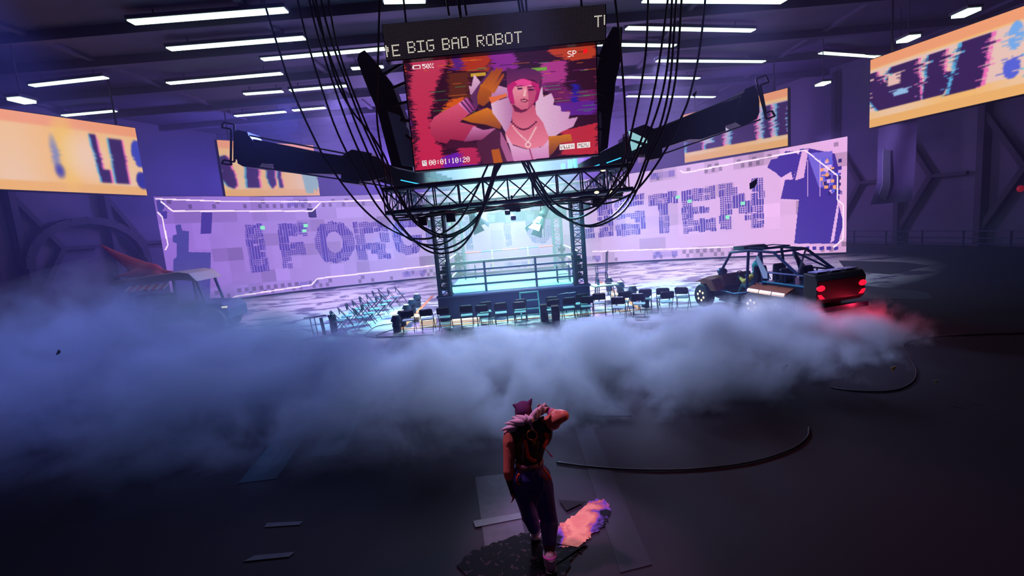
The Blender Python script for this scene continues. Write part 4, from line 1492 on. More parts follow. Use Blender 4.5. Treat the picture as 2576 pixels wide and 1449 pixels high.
# ring steps: lit ladder frame in front of the apron
STP = mat('ring_step_cyan', (150, 235, 245), .4, .2)
t = thing('ring_steps', (.62, 18.3, 0), 'bright cyan metal step frame leaning against the front of the apron', 'steps')
for sx in (-1, 1):
    MB().bar((sx * .36, -.05, 0), (sx * .34, .42, .98), .05, .05).build('side_rail', STP, t)
    MB().bar((sx * .36, -.3, 0), (sx * .35, .1, .35), .03, .03).build('foot_strut', STP, t)
for z, y in ((.36, .12), (.66, .27), (.95, .4)):
    MB().bar((-.35, y, z), (.35, y, z), .06, .05).build('rung', STP, t)
# corner grab rails of the steps
t = thing('grab_rail', (1.75, 18.95, 0), 'pair of thin curved grab rails against the apron right of the steps', 'rail')
for k in (0, .28):
    MB().tube(spline([(k, 0, 0), (k, 0, .6), (k + .03, 0, .72), (k + .4, 0, .76)], 5), .02).build('rail', STEEL, t)
# speaker boxes / dark bags on the floor in front
for x, y, h_, lb in ((1.08, 17.75, .62, 'black upright speaker box just right of the ring steps'), (1.42, 16.85, .7, 'black upright speaker box nearest the smoke, right of the steps')):
    t = thing('speaker_box', (x, y, 0), lb, 'speaker', 'upright black speaker boxes')
    MB().box((0, 0, h_ / 2), (.26, .3, h_)).build('cabinet', BLACK, t, bevel=.02)
    MB().lathe([(.09, -.01), (.1, 0), (.05, .01)], (0, -.155, h_ * .65), n=12, M=Matrix.Rotation(R_(90), 3, 'X')).build('cone', CHAIR, t)
tag(MB().box((-3.35, 18.9, .1), (.6, .4, .2)).build('lit_box', mat('warm_lit_box', (255, 214, 190), .5, emit=.5), bevel=.03), 'low glowing peach box at the left front foot of the apron', 'box')
tag(MB().box((-1.9, 18.85, .06), (1.1, .3, .1)).build('lit_bench', MATS['warm_lit_box'], bevel=.03), 'long low glowing peach bench behind the front chairs', 'bench')

# cables and hoses on the floor
fc = [([(1035, 800), (1000, 812), (950, 820), (925, 836), (918, 845), (960, 849), (1040, 845)], 'thin dark cable looping on the floor below the left canisters'),
      ([(1010, 815), (1000, 825), (960, 838), (948, 846), (1010, 846), (1090, 842)], 'second thin dark cable looping inside the larger floor loop'),
      ([(760, 828), (790, 835), (780, 850), (740, 862)], 'short curled cable on the floor left of the chairs'),
      ([(1560, 700), (1570, 712), (1545, 716), (1560, 722), (1600, 727)], 'thin cable snaking beside the right canisters'),
      ([(2576, 838), (2440, 842), (2330, 850), (2275, 865), (2285, 895), (2305, 935), (2290, 965), (2240, 983), (2160, 984), (2090, 975)], 'long dark cable curling over the floor at far right'),
      ([(2035, 1075), (2030, 1100), (1990, 1130), (1900, 1160), (1790, 1176), (1680, 1182), (1570, 1180), (1470, 1172), (1400, 1163)], 'long dark cable curling over the floor right of the walking person')]
for pts, lb in fc:
    P_ = [atz(x, y, .016) for x, y in pts]
    tag(MB().tube(spline(P_, 8), .014, 6).build('floor_cable', CABLE, smooth=True), lb, 'cable', 'cables lying on the floor')

# flat coloured lane strips and painted marks on the floor
LANE = mat('lane_strip_teal', (34, 60, 70), .8, noise=.25, scale=1.5)
MARK = mat('mark_paint_grey', (84, 84, 90), .6, noise=.4, scale=6)
LANE2 = mat('lane_strip_grey', (34, 30, 46), .8, noise=.25, scale=1.5)
marks = [([(598, 1216), (696, 1204), (880, 930), (830, 935)], LANE, 'long teal lane strip on the floor left of the person, outer one'),
         ([(778, 1150), (862, 1143), (965, 930), (900, 935)], LANE, 'long teal lane strip on the floor left of the person, inner one'),
         ([(1500, 1046), (1590, 1046), (1520, 960), (1450, 960)], LANE2, 'grey lane strip on the floor running to the person from the right smoke'),
         ([(1445, 1075), (1490, 1075), (1640, 1420), (1560, 1440)], LANE2, 'long grey lane strip on the floor passing right of the person'),
         ([(664, 1326), (754, 1320), (762, 1311), (672, 1315)], MARK, 'short grey painted dash on the dark floor, farther of two'),
         ([(612, 1412), (728, 1400), (742, 1388), (640, 1397)], MARK, 'short worn grey painted dash on the dark floor, nearer of two'),
         ([(2150, 715), (2330, 735), (2350, 752), (2180, 752)], LANE2, 'grey lane strip curving behind the tail of the truck'),
         ([(2110, 655), (2280, 660), (2340, 668), (2240, 690), (2130, 682)], LANE2, 'grey lane strip beyond the truck by the screen wall end'),
         ([(1190, 1310), (1330, 1286), (1320, 1302), (1196, 1326)], MARK, 'pale painted dash on the floor left of the person'),
         ([(1195, 1200), (1285, 1190), (1320, 1340), (1220, 1375)], mat('slab_grey', (66, 56, 70), .7, noise=.4, scale=9), 'square grey floor slab patch beneath the left hand of the person'),
         ]
for k, (pts, m_, lb) in enumerate(marks):
    z = .006 + .002 * (k % 3) + (.004 if k == 8 else 0)
    tag(MB().prism([atz(x, y, z) for x, y in pts], (0, 0, -.005)).build('floor_marking', m_), lb, 'floor marking', 'painted marks on the hall floor')


def splat_material(name, cols, scale):
    m = bpy.data.materials.new(name)
    m.use_nodes = True
    nt = m.node_tree
    b = nt.nodes['Principled BSDF']
    tc_ = nt.nodes.new('ShaderNodeTexCoord')
    n = nt.nodes.new('ShaderNodeTexNoise')
    n.inputs['Scale'].default_value = scale
    n.inputs['Detail'].default_value = 9
    n.inputs['Distortion'].default_value = 0.25
    nt.links.new(tc_.outputs['Object'], n.inputs['Vector'])
    r = nt.nodes.new('ShaderNodeValToRGB')
    while len(r.color_ramp.elements) < len(cols):
        r.color_ramp.elements.new(.5)
    for i, (p_, c_) in enumerate(cols):
        r.color_ramp.elements[i].position = p_
        r.color_ramp.elements[i].color = (*lin(c_), 1)
    nt.links.new(n.outputs['Fac'], r.inputs[0])
    nt.links.new(r.outputs[0], b.inputs['Base Color'])
    b.inputs['Roughness'].default_value = .8
    b.inputs['Specular IOR Level'].default_value = .1
    return m


SPL = splat_material('floor_splash', [(.34, (232, 150, 120)), (.44, (240, 170, 130)), (.51, (200, 110, 100)), (.55, (120, 84, 180)), (.60, (20, 16, 28)), (.70, (16, 13, 20))], 2.6)  # noise blend of peach, rose, violet and near-black
DEB = splat_material('black_paint_splash', [(.35, (6, 5, 8)), (.60, (8, 7, 11)), (.63, (80, 66, 80)), (.655, (8, 7, 10)), (.74, (100, 70, 70))], 14.0)


def splat(pts, m_, label, jit, z=.010):
    rr = random.Random(5)
    out = []
    n = len(pts)
    for i in range(n):
        (x0, y0), (x1, y1) = pts[i], pts[(i + 1) % n]
        for k in range(8):
            out.append((x0 + (x1 - x0) * k / 8 + rr.uniform(-jit, jit), y0 + (y1 - y0) * k / 8 + rr.uniform(-jit, jit)))
    tag(MB().prism([atz(x, y, z) for x, y in out], (0, 0, -.006)).build('floor_splash', m_), label, 'paint splash', 'paint splashed on the floor by the feet')


splat([(1395, 1325), (1440, 1300), (1500, 1250), (1530, 1262), (1536, 1300), (1520, 1320), (1485, 1350), (1460, 1372), (1400, 1376), (1392, 1350)], SPL, 'orange and violet splash on the floor right of the feet', 4, .013)
splat([(1190, 1380), (1260, 1362), (1330, 1336), (1400, 1375), (1480, 1372), (1440, 1400), (1425, 1449), (1400, 1475), (1190, 1475), (1150, 1420)], DEB, 'black speckled paint patch under the feet of the person', 5, .010)
shard = [atz(1405, 1258, .016), atz(1475, 1262, .016), atz(1452, 1272, .016), atz(1425, 1285, .016)]
tag(MB().prism(shard, (0, 0, .004)).build('paper_scrap', mat('scrap_matt_black', (10, 9, 13), .95)), 'large black torn scrap lying beside the coloured splash', 'scrap', 'scraps of paper blown about the hall')
for (x, y, Y, s, c, lb) in ((1895, 463, 17, .34, BLACK, 'dark torn leaf-shaped scrap flying before the last slogan letter'),
                            (1748, 236, 16, .16, BLACK, 'small dark scrap flying beside the hindmost right ceiling light'),
                            (1975, 927, 10, .16, BLACK, 'small dark scrap flying over the right edge of the smoke'),
                            (2250, 928, 9, .09, mat('scrap_ochre', (190, 150, 70), .6), 'tiny ochre scrap over the dark floor at right, left of two'),
                            (2357, 961, 8.6, .06, mat('scrap_olive', (140, 140, 90), .6), 'tiny olive scrap over the dark floor at right, right of two'),
                            (143, 887, 11, .12, BLACK, 'small dark scrap flying in front of the left smoke')):
    p = aty(x, y, Y)
    loop = [p + Vector((-.35 * s, 0, -.5 * s)), p + Vector((-.3 * s, .05, .1 * s)), p + Vector((.4 * s, 0, .55 * s)), p + Vector((.42 * s, .04, 0)), p + Vector((.15 * s, .02, -.35 * s))]
    tag(MB().prism(loop, (0, .012, 0)).build('paper_scrap', c), lb, 'scrap', 'scraps of paper blown about the hall')

# cloth banner hanging at the right
bp = [aty(2216, 300, 25.5), aty(2300, 290, 25.0), aty(2306, 300, 25.0)]
mb = MB()
CL = mat('banner_lilac_cloth', (140, 120, 190), .8, noise=.1, scale=2)
rowsb = [((2214, 300), (2308, 285)), ((2209, 350), (2306, 335)), ((2208, 400), (2304, 388)), ((2207, 455), (2300, 448)), ((2199, 490), (2297, 482)), ((2190, 515), (2293, 506))]
nb = 8
vs, fs = [], []
for j, (a, b) in enumerate(rowsb):
    for k in range(nb + 1):
        u = k / nb
        p = aty(a[0] + (b[0] - a[0]) * u, a[1] + (b[1] - a[1]) * u, 26.2 + .15 * math.sin(u * 7 + j) - .3 * u - (.25 * (j - 3) if j > 3 else 0))
        vs += [p, p + Vector((0, .02, 0))]
for j in range(len(rowsb) - 1):
    for k in range(nb):
        i = (j * (nb + 1) + k) * 2
        q2 = i + (nb + 1) * 2
        fs += [(i, i + 2, q2 + 2, q2), (i + 1, q2 + 1, q2 + 3, i + 3)]
t = thing('cloth_banner', vs[0], 'tall lilac cloth banner hanging below the large right orange billboard', 'banner')
MB().add(vs, fs).build('cloth', CL, t, world=True, smooth=True)
MB().prism([aty(x, y, 25.75) for x, y in ((2222, 375), (2240, 378), (2240, 470), (2226, 512), (2214, 500), (2206, 505), (2220, 465))], (0, .03, 0)).build('arrow_stripe', mat('banner_stripe_grey', (150, 146, 190), .8), t, world=True)
MB().bar(aty(2208, 298, 26.2), aty(2315, 282, 25.9), .06, .06).build('hanging_bar', BLACK, t, world=True)
tp = aty(2260, 291, 26.0)
MB().tube([tp, (tp.x, tp.y, CEIL)], .02).build('hanging_rope', BLACK, t, world=True)
# small red lamp on the right wall
tag(MB().ball(wall_pt(5, .62, 3.1, .35), (.16, .16, .18)).build('warning_light', mat('lamp_red_dim', (150, 20, 30), .4, emit=.6), smooth=True), 'small dim red warning light on the dark right wall', 'lamp')

# ------------------------------------------------------------------ six-wheeled open truck at the right
TRK = mat('truck_dark_paint', (34, 38, 66), .35, .4)
TRO = mat('truck_copper_paint', (150, 84, 60), .35, .5)
TRB = mat('truck_cage_blue', (40, 56, 100), .3, .5)
TYRE = mat('tyre_rubber', (22, 24, 34), .7)
HUBL = mat('hub_lamp_warm', (255, 236, 200), .5, emit=1.1)
RED = mat('tail_lamp_red', (255, 20, 50), .4, emit=1.5)
PANL = mat('panel_cream', (250, 214, 180), .4, emit=.25)
TRZ = R_(15.7)
tk_ = thing('six_wheel_truck', (8.47, 15.8, 0), 'dark open-cage six-wheeled truck with red tail lamps and copper fenders, drifting through smoke', 'truck', rz=TRZ)
# chassis and cabin tub
MB().prism([(-.75, 2.55, .5), (-.75, 2.75, .75), (-.75, 1.75, .8), (-.75, 1.5, .62), (-.75, .1, .62), (-.75, -.1, 1.15), (-.75, -1.9, 1.2), (-.75, -1.95, .7), (-.75, -.4, .42), (-.75, 1.8, .38)], (1.5, 0, 0)).build('chassis', TRK, tk_, bevel=.02)
MB().prism([(-.62, 2.95, .72), (-.62, 2.98, .92), (-.62, 2.55, 1.08), (-.62, 1.75, 1.24), (-.62, 1.62, .8), (-.62, 2.4, .7)], (1.24, 0, 0)).build('hood', TRO, tk_, bevel=.04)
for s in (-1, 1):
    MB().prism([(s * .62, 2.9, .9), (s * .62, 2.3, 1.12), (s * .62, 1.85, 1.1), (s * .62, 1.6, .72), (s * .62, 1.9, .7), (s * .62, 2.2, .98), (s * .62, 2.6, .95)], (s * .36, 0, -.04)).build('front_fender', TRO, tk_, bevel=.02)
    for k in range(3):
        y = -.0 - .5 * k
        MB().prism([(s * .72, y, 1.12), (s * .72, y - .48, 1.12), (s * 1.06, y - .5, .98), (s * 1.06, y + .02, .98)], (0, 0, -.05)).build('rear_fender_panel', TRO, tk_)
        MB().prism([(s * 1.06, y + .0, .985), (s * 1.06, y - .46, .985), (s * 1.1, y - .46, .93), (s * 1.1, y, .93)], (0, 0, -.05)).build('fender_edge_panel', PANL, tk_)
    # doors rail and step
    MB().tube([(s * .8, 1.6, .7), (s * .82, .9, .66), (s * .82, .2, .8), (s * .82, -.05, 1.2)], .035).build('door_bar', TRB, tk_)
    MB().bar((s * .88, 1.5, .4), (s * .88, .1, .4), .16, .05).build('side_step', TRB, tk_)
    # cage
    MB().tube([(s * .72, 1.75, 1.22), (s * .62, 1.25, 2.02), (s * .62, .4, 2.12), (s * .62, -.6, 2.1), (s * .68, -1.55, 1.5)], .045, 8).build('roll_cage_rail', TRB, tk_)
    MB().tube([(s * .8, .35, .75), (s * .66, .4, 2.1)], .045, 8).build('cage_pillar', TRB, tk_)
    MB().tube([(s * .78, -.35, 1.1), (s * .64, -.1, 2.1)], .045, 8).build('cage_pillar', TRB, tk_)
    MB().prism([(s * .70, -.05, 2.0), (s * .76, -.65, 1.3), (s * .76, -.35, 1.3), (s * .70, .02, 1.9)], (s * .03, 0, 0)).build('side_fin', PALE, tk_)
    # side rack of the bed
    mb = MB()
    mb.tube([(s * .78, -.55, 1.25), (s * .78, -.55, 1.5), (s * .78, -1.85, 1.5), (s * .78, -1.85, 1.25)], .03)
    build_rack = mb.build('bed_rail', TRB, tk_)
    for y in (-.85, -1.2, -1.52):
        MB().tube([(s * .78, y, 1.25), (s * .78, y, 1.5)], .025).build('bed_rail_post', TRB, tk_)
    MB().bar((s * .785, -.3, 1.2), (s * .785, -1.9, 1.2), .04, .04).build('side_strip', mat('strip_teal_paint', (60, 150, 180), .3, .3), tk_)
for y, z in ((1.25, 2.02), (.4, 2.12), (-.6, 2.1)):
    MB().tube([(-.62, y, z), (.62, y, z)], .04).build('roof_crossbar', TRB, tk_)
MB().tube([(-.62, -.6, 2.1), (0, -.62, 2.12), (.62, -1.55, 1.5)], .03).build('rear_brace', TRB, tk_)
MB().tube([(.62, -.6, 2.1), (-.62, -1.5, 1.52)], .03).build('rear_brace', TRB, tk_)
MB().prism([(-.5, 1.3, 2.08), (-.42, 1.4, 2.2), (.42, 1.4, 2.2), (.5, 1.3, 2.08)], (0, -.55, .03)).build('roof_light_bar', TRK, tk_, bevel=.02)
rr_ = MB()
rr_.tube([(-.5, .6, 2.2), (.5, .6, 2.2), (.5, -.1, 2.2), (-.5, -.1, 2.2), (-.5, .6, 2.2)], .02)
rr_.build('roof_rack', TRB, tk_)
for x in (-.38, .38):
    for y in (.5, -.55):
        MB().prism([(x - .22, y + .2, .62), (x - .22, y - .28, .62), (x - .22, y - .42, 1.3), (x - .22, y - .34, 1.62), (x - .22, y - .22, 1.62), (x - .22, y - .18, .85), (x - .22, y + .2, .8)], (.44, 0, 0)).build('seat', TRK, tk_, bevel=.05)
MB().tube([(-.38, 1.3, 1.0), (-.38, 1.1, 1.2)], .03).build('steering_column', TRK, tk_)
MB().tube([(-.38 + .17 * math.cos(a), 1.1 + .06 * math.sin(a), 1.22 + .15 * math.sin(a)) for a in [k * math.pi / 8 for k in range(17)]], .016).build('steering_wheel', TRK, tk_)
MB().ball((-.62, 1.72, 1.34), (.16, .2, .13)).build('scuttle_dome', TRB, tk_, smooth=True)
# tail box
MB().prism([(-.86, -1.9, .72), (-.86, -1.9, 1.6), (-.86, -2.28, 1.56), (-.86, -2.38, 1.4), (-.86, -2.34, .85), (-.86, -2.2, .72)], (1.72, 0, 0)).build('tail_box', mat('tail_box_black', (20, 22, 30), .5, .2), tk_, bevel=.03)
for k in range(3):
    x = -.52 + .52 * k
    MB().box((x, -2.08, 1.61), (.42, .3, .03)).build('top_vent_panel', mat('vent_lilac', (150, 150, 200), .3, .2), tk_)
for s in (-1, 1):
    L_ = MB().ball((s * .74, -2.36, 1.2), (.14, .06, .085)).build('tail_lamp', RED, tk_, smooth=True)
    MB().prism([(s * .62, -2.34, .9), (s * .74, -2.34, 1.02), (s * .84, -2.34, 1.02), (s * .76, -2.34, .9)], (0, -.04, 0)).build('brake_lamp', RED, tk_)
MB().bar((-.95, -2.3, .58), (.95, -2.3, .58), .16, .14).build('rear_bumper', TRK, tk_)
MB().tube([(-.6, 2.95, .6), (-.45, 3.05, .42), (.45, 3.05, .42), (.6, 2.95, .6), (-.6, 2.95, .6)], .035).build('bull_bar', TRB, tk_)
MY = Matrix.Rotation(R_(90), 3, 'Y')
for s in (-1, 1):
    for y in (2.4, -.1, -1.1):
        M = Matrix.Rotation(R_(90 if s > 0 else -90), 3, 'Y')
        wv = MB().lathe([(.25, -.15), (.38, -.15), (.42, -.1), (.425, 0), (.42, .1), (.38, .15), (.25, .15)], (s * .86, y, .43), 22, M).build('wheel', TYRE, tk_)
        rim = MB().lathe([(.06, .08), (.25, .12), (.26, .155), (.23, .15), (.2, .11), (.05, .13)], (s * .86, y, .43), 18, M)
        rim.build('rim', TRK, wv)
        for k in range(6):
            a = k * math.pi / 3 + .3
            pc = Vector((s * 1.025, y + .165 * math.cos(a), .43 + .165 * math.sin(a)))
            MB().ball(pc, (.02, .045, .045), 8, 6).build('rim_lamp', HUBL, wv, smooth=True)
# red glow of the real tail lamps
Mt = Matrix.Translation((8.47, 15.8, 0)) @ Matrix.Rotation(TRZ, 4, 'Z')
for s in (-1, 1):
    p = Mt @ Vector((s * .74, -2.75, .55))
    lamp('tail_lamp_light', 'POINT', p, None, 22, (1, .03, .08), .08)
lamp('hub_light', 'POINT', Mt @ Vector((-1.3, -.6, .45)), None, 12, (1, .75, .4), .1)


def remesh(o, vox=.012, it=4):
    r = o.modifiers.new('remesh', 'REMESH')
    r.mode = 'VOXEL'
    r.voxel_size = vox
    r.use_smooth_shade = True
    s_ = o.modifiers.new('smooth', 'SMOOTH')
    s_.factor = .5
    s_.iterations = it
    return o


# driver of the truck
SKINT = mat('driver_jacket_green', (50, 120, 120), .6)
dl = Mt @ Vector((-.38, .35, .85))
dr = thing('person', dl, 'person driving the truck in a yellow-sleeved jacket with bright cyan hood', 'person', rz=TRZ)
b = MB()
b.limb((0, 0, 0), (0, .02, .42), .17, .19)
b.limb((0, .02, .45), (0, .04, .6), .07, .06)
b.ball((0, .06, .74), (.11, .13, .15))
for s in (-1, 1):
    b.limb((s * .2, .03, .42), (s * .24, .3, .22), .065, .05)
    b.limb((s * .24, .3, .22), (s * .15, .62, .34), .05, .035)
    b.ball((s * .15, .66, .36), .05)
    b.limb((s * .1, .05, 0), (s * .13, .5, .08), .09, .07)
    b.limb((s * .13, .5, .08), (s * .13, .72, -.28), .065, .05)
remesh(b.build('body', SKINT, dr), .02)
for s in (-1, 1):
    b = MB().limb((s * .2, .03, .42), (s * .24, .3, .22), .085, .07).limb((s * .24, .3, .22), (s * .17, .55, .31), .072, .055)
    remesh(b.build('sleeve', mat('sleeve_yellow', (220, 205, 60), .6), dr), .02)
b = MB().ball((0, .02, .76), (.135, .14, .17)).limb((0, -.03, .64), (0, 0, .56), .12, .14)
remesh(b.build('hood', mat('hood_cyan', (50, 220, 210), .5), dr), .02)

# ------------------------------------------------------------------ the food van in the smoke at the left, a red lizard on its roof
VY = 21.0
CREAM = mat('van_roof_cream', (200, 180, 170), .5, noise=.1)
VANB = mat('van_body_blue', (70, 80, 130), .5, noise=.1)
vl, vr_ = aty(275, 712, VY), aty(485, 700, VY)
van = thing('food_van', ((vl.x + vr_.x) / 2, VY + .8, 0), 'blue food van with cream roof and red striped awning, half hidden in smoke', 'van')
vx0, vx1 = vl.x, vr_.x
zr = vl.z
MB().prism([(vx0, VY, zr - .12), (vx0 + .15, VY, zr + .06), (vx0 + 1.2, VY, zr + .14), (vx1 - .6, VY, zr + .22), (vx1 - .15, VY, zr + .12), (vx1 + .15, VY, zr - .25), (vx1 - .5, VY, zr - .14)], (0, 1.9, 0)).build('roof', CREAM, van, world=True, bevel=.04)
MB().prism([(vx0 + .1, VY + .15, .5), (vx0 + .1, VY + .15, 1.3), (vx0 + .35, VY + .15, 1.35), (vx1 - .2, VY + .15, 1.3), (vx1 + .9, VY + .15, 1.22), (vx1 + 1.15, VY + .15, .95), (vx1 + 1.15, VY + .15, .5)], (0, 1.6, 0)).build('lower_body', VANB, van, world=True, bevel=.05)
MB().box(((vx0 + .35 + vx0 + .85) / 2, VY + .95, (1.3 + zr - .1) / 2), (.6, 1.5, zr - 1.4)).build('rear_cabin', VANB, van, world=True)
for x in (vx1 - .05, vx1 - 1.0):
    MB().bar((x + (.25 if x > vx1 - .5 else 0), VY + .25, 1.28), (x, VY + .25, zr - .15), .09, .09).build('roof_pillar', VANB, van, world=True)
    MB().bar((x + (.25 if x > vx1 - .5 else 0), VY + 1.6, 1.28), (x, VY + 1.6, zr - .15), .09, .09).build('roof_pillar', VANB, van, world=True)
aw0, aw1 = aty(325, 720, VY - .1), aty(424, 712, VY - .1)
STR = bpy.data.materials.new('awning_stripes')
STR.use_nodes = True
nt = STR.node_tree
tc_ = nt.nodes.new('ShaderNodeTexCoord')
wv_ = nt.nodes.new('ShaderNodeTexWave')
wv_.inputs['Scale'].default_value = .95
rp_ = nt.nodes.new('ShaderNodeValToRGB')
rp_.color_ramp.interpolation = 'CONSTANT'
rp_.color_ramp.elements[0].color = (.75, .06, .12, 1)
rp_.color_ramp.elements[1].color = (.8, .75, .75, 1)
rp_.color_ramp.elements[1].position = .5
nt.links.new(tc_.outputs['Object'], wv_.inputs[0])
nt.links.new(wv_.outputs[1], rp_.inputs[0])
nt.links.new(rp_.outputs[0], nt.nodes['Principled BSDF'].inputs['Base Color'])
MB().prism([aw0, aw1, aw1 + Vector((0, -.35, -.18)), aw0 + Vector((0, -.35, -.18))], (0, 0, -.05)).build('awning', STR, van, world=True)
MB().box(((aw0.x + aw1.x) / 2, VY + .12, 1.62), (aw1.x - aw0.x, .06, .5)).build('serving_window', mat('van_window_dark', (30, 34, 70), .2), van, world=True)
for x in (vx0 + .75, vx1 + .45):
    for y in (VY + .25, VY + 1.65):
        M = Matrix.Rotation(R_(90), 3, 'X')
        wv2 = MB().lathe([(.2, -.13), (.38, -.13), (.42, -.08), (.42, .08), (.38, .13), (.2, .13)], (x, y, .43), 20, M).build('wheel', TYRE, van, world=True)
        MB().lathe([(.04, -.1), (.2, -.12), (.2, .12), (.04, .1)], (x, y, .43), 14, M).build('hub', PALE, wv2, world=False)
        wv2.children[0].location = -van.location
    MB().tube([(x + .58 * math.cos(a), VY + .1, .43 + .58 * math.sin(a)) for a in [math.pi * k / 8 for k in range(9)]], .06).build('wheel_arch', CREAM, van, world=True)
gp = aty(306, 809, VY - 1.2)
MB().box((vx0 + .25, VY + .1, .42), (.35, .06, .06)).build('marker_lamp', mat('marker_green', (60, 240, 130), .5, emit=1.5), van, world=True)
hl = aty(470, 749, VY + .1)
MB().box((vx1 + 1.05, VY + .12, 1.05), (.22, .06, .06)).build('headlamp', GLOWY, van, world=True)
LIZ = mat('lizard_red', (215, 60, 84), .55, noise=.15, scale=3)
b = MB()
A = lambda x, y, d=.8: aty(x, y, VY + d)
tail = spline([A(249, 613, 1.1), A(290, 640, 1.1), A(325, 660, 1.0), A(352, 676, .9)], 5)
b.tube(tail, [.02 + .36 * (i / (len(tail) - 1)) ** .9 for i in range(len(tail))], 12)
b.limb(A(350, 677, .9), A(385, 686), .36, .4)
b.limb(A(385, 686), A(408, 690, .7), .38, .22)
b.limb(A(408, 690, .7), A(432, 688, .6), .2, .12)
b.limb(A(396, 690, .6), A(402, 700, .2), .2, .14)
b.limb(A(352, 686, .5), A(322, 692, .3), .2, .12)
b.limb(A(322, 692, .3), A(290, 695, .2), .1, .03)
b.limb(A(352, 684, 1.5), A(330, 690, 1.6), .2, .12)
lz = remesh(b.build('lizard_figure', LIZ), .04)
tag(lz, 'big red lizard figure with raised tail lying on the cream van roof', 'sculpture')

# ------------------------------------------------------------------ the walking person
SKIN = mat('skin_warm', (205, 120, 96), .5)
VEST = mat('vest_black', (26, 20, 26), .6, noise=.2, scale=10)
PANT = mat('trousers_indigo', (56, 54, 130), .65, noise=.3, scale=7)
FUR = mat('fur_white', (226, 205, 215), .7)
SHOE = mat('sneaker_white', (196, 176, 186), .5)
PINK = mat('pink_leather', (220, 90, 190), .35)
ORG = mat('strap_orange', (232, 84, 44), .5)
GLV = mat('glove_dark', (40, 26, 44), .45)
BEA = mat('beanie_purple', (92, 44, 96), .85, noise=.2, scale=30, bump=.2)
hipL, hipR = Vector((-.075, 5.13, .98)), Vector((.115, 5.12, .98))
kneeL, ankL = aty(1331, 1288, 5.38), aty(1346, 1336, 5.46)
kneeR, ankR = aty(1381, 1310, 5.14), aty(1383, 1402, 4.90)
shL, shR = aty(1286, 1090, 5.20), aty(1376, 1068, 5.24)
elL, wrL = aty(1279, 1184, 5.08), aty(1290, 1232, 5.12)
elR, wrR = aty(1418, 1046, 5.10), aty(1386, 1037, 5.32)
neck = aty(1328, 1064, 5.28)
head = aty(1317, 1037, 5.36)
pel = Vector((.02, 5.12, 1.02))
chest = aty(1333, 1098, 5.22)
pr_ = thing('person', (.05, 5.15, 0), 'person walking away in cat-eared beanie and black vest with pale fur collar, hand to head', 'person')
b = MB()
b.limb(pel + Vector((0, 0, -.04)), pel + Vector((.01, .0, .14)), .15, .135, 16)
b.limb(pel + Vector((.01, 0, .14)), chest, .135, .18, 16)
b.ball(chest + Vector((-.06, 0, .03)), (.15, .13, .16))
b.ball(chest + Vector((.07, 0, .04)), (.15, .13, .16))
b.limb(shL, chest + Vector((0, 0, .1)), .085, .1)
b.limb(shR, chest + Vector((0, 0, .1)), .085, .1)
b.limb(chest + Vector((0, 0, .12)), neck, .09, .065)
b.limb(neck, head, .065, .07)
b.ball(head, (.085, .105, .125))
b.ball(head + Vector((0, .09, -.02)), (.018, .025, .02))       # nose, away from the viewer
for s in (-1, 1):
    b.ball(head + Vector((s * .085, .0, -.02)), (.014, .025, .035))
for sh, el, wr in ((shL, elL, wrL), (shR, elR, wrR)):
    b.limb(sh, el, .086, .058)
    b.ball(sh.lerp(el, .45), (.074, .078, .1))
    b.limb(el, wr, .06, .036)
    b.ball(el.lerp(wr, .3), (.052, .055, .06))
for h_, k_, a_ in ((hipL, kneeL, ankL), (hipR, kneeR, ankR)):
    b.limb(h_, k_, .105, .064)
    b.limb(k_, a_, .06, .04)
    b.ball(k_.lerp(a_, .3) + Vector((0, -.02, 0)), (.058, .06, .09))


def hand(b, wr, d, side, curl, thumb):
    """palm and five separate fingers; d points from the wrist to the fingertips, side to the thumb"""
    d = d.normalized()
    side = (side - d * side.dot(d)).normalized()
    nrm = d.cross(side).normalized()
    pc = wr + d * .055
    M = Matrix((side, nrm, d)).transposed()
    b.ball(pc, (.042, .017, .052), 12, 8, M)
    for k, (L_, off) in enumerate(((.072, .03), (.082, .010), (.076, -.010), (.060, -.029))):
        base = wr + d * (.095 - .004 * k) + side * off
        p, dd = base, d
        pts = [wr + d * .06 + side * off * .8, base]
        for sg in range(3):
            dd = (dd + nrm * curl).normalized()
            p = p + dd * L_ / 3
            pts.append(p)
        b.tube(pts, [.010, .0095, .009, .008, .0065], 8)
        b.ball(pts[-1], .0066, 8, 6)
    t0 = wr + d * .03 + side * .032
    pts = [t0 - side * .015, t0 + (side * .7 + d * .5).normalized() * .03, t0 + (side * .55 + d * .85).normalized() * .062 + nrm * thumb]
    b.tube(pts, [.013, .011, .008], 8)
    b.ball(pts[-1], .008, 8, 6)


hand(b, wrL, Vector((.04, .05, -1)), Vector((.3, 1, 0)), -.28, -.01)
dR = aty(1340, 1006, 5.34) - wrR
hand(b, wrR, dR, Vector((.1, .2, -.8)), .10, .01)
remesh(b.build('body', SKIN, pr_, world=True), .0075, 3)
# vest
b = MB()
b.limb(pel + Vector((.01, 0, .17)), chest, .148, .192, 16)
b.ball(chest + Vector((-.09, 0, .03)), (.17, .15, .19))
b.ball(chest + Vector((.09, 0, .04)), (.17, .15, .19))
b.limb(shL + Vector((.03, 0, .02)), chest + Vector((-.04, 0, .1)), .092, .12)
b.limb(shR + Vector((-.05, 0, -.01)), chest + Vector((.05, 0, .1)), .1, .12)
b.limb(chest + Vector((0, 0, .12)), neck + Vector((0, 0, -.02)), .12, .085)
vest = remesh(b.build('vest', VEST, pr_, world=True), .012)


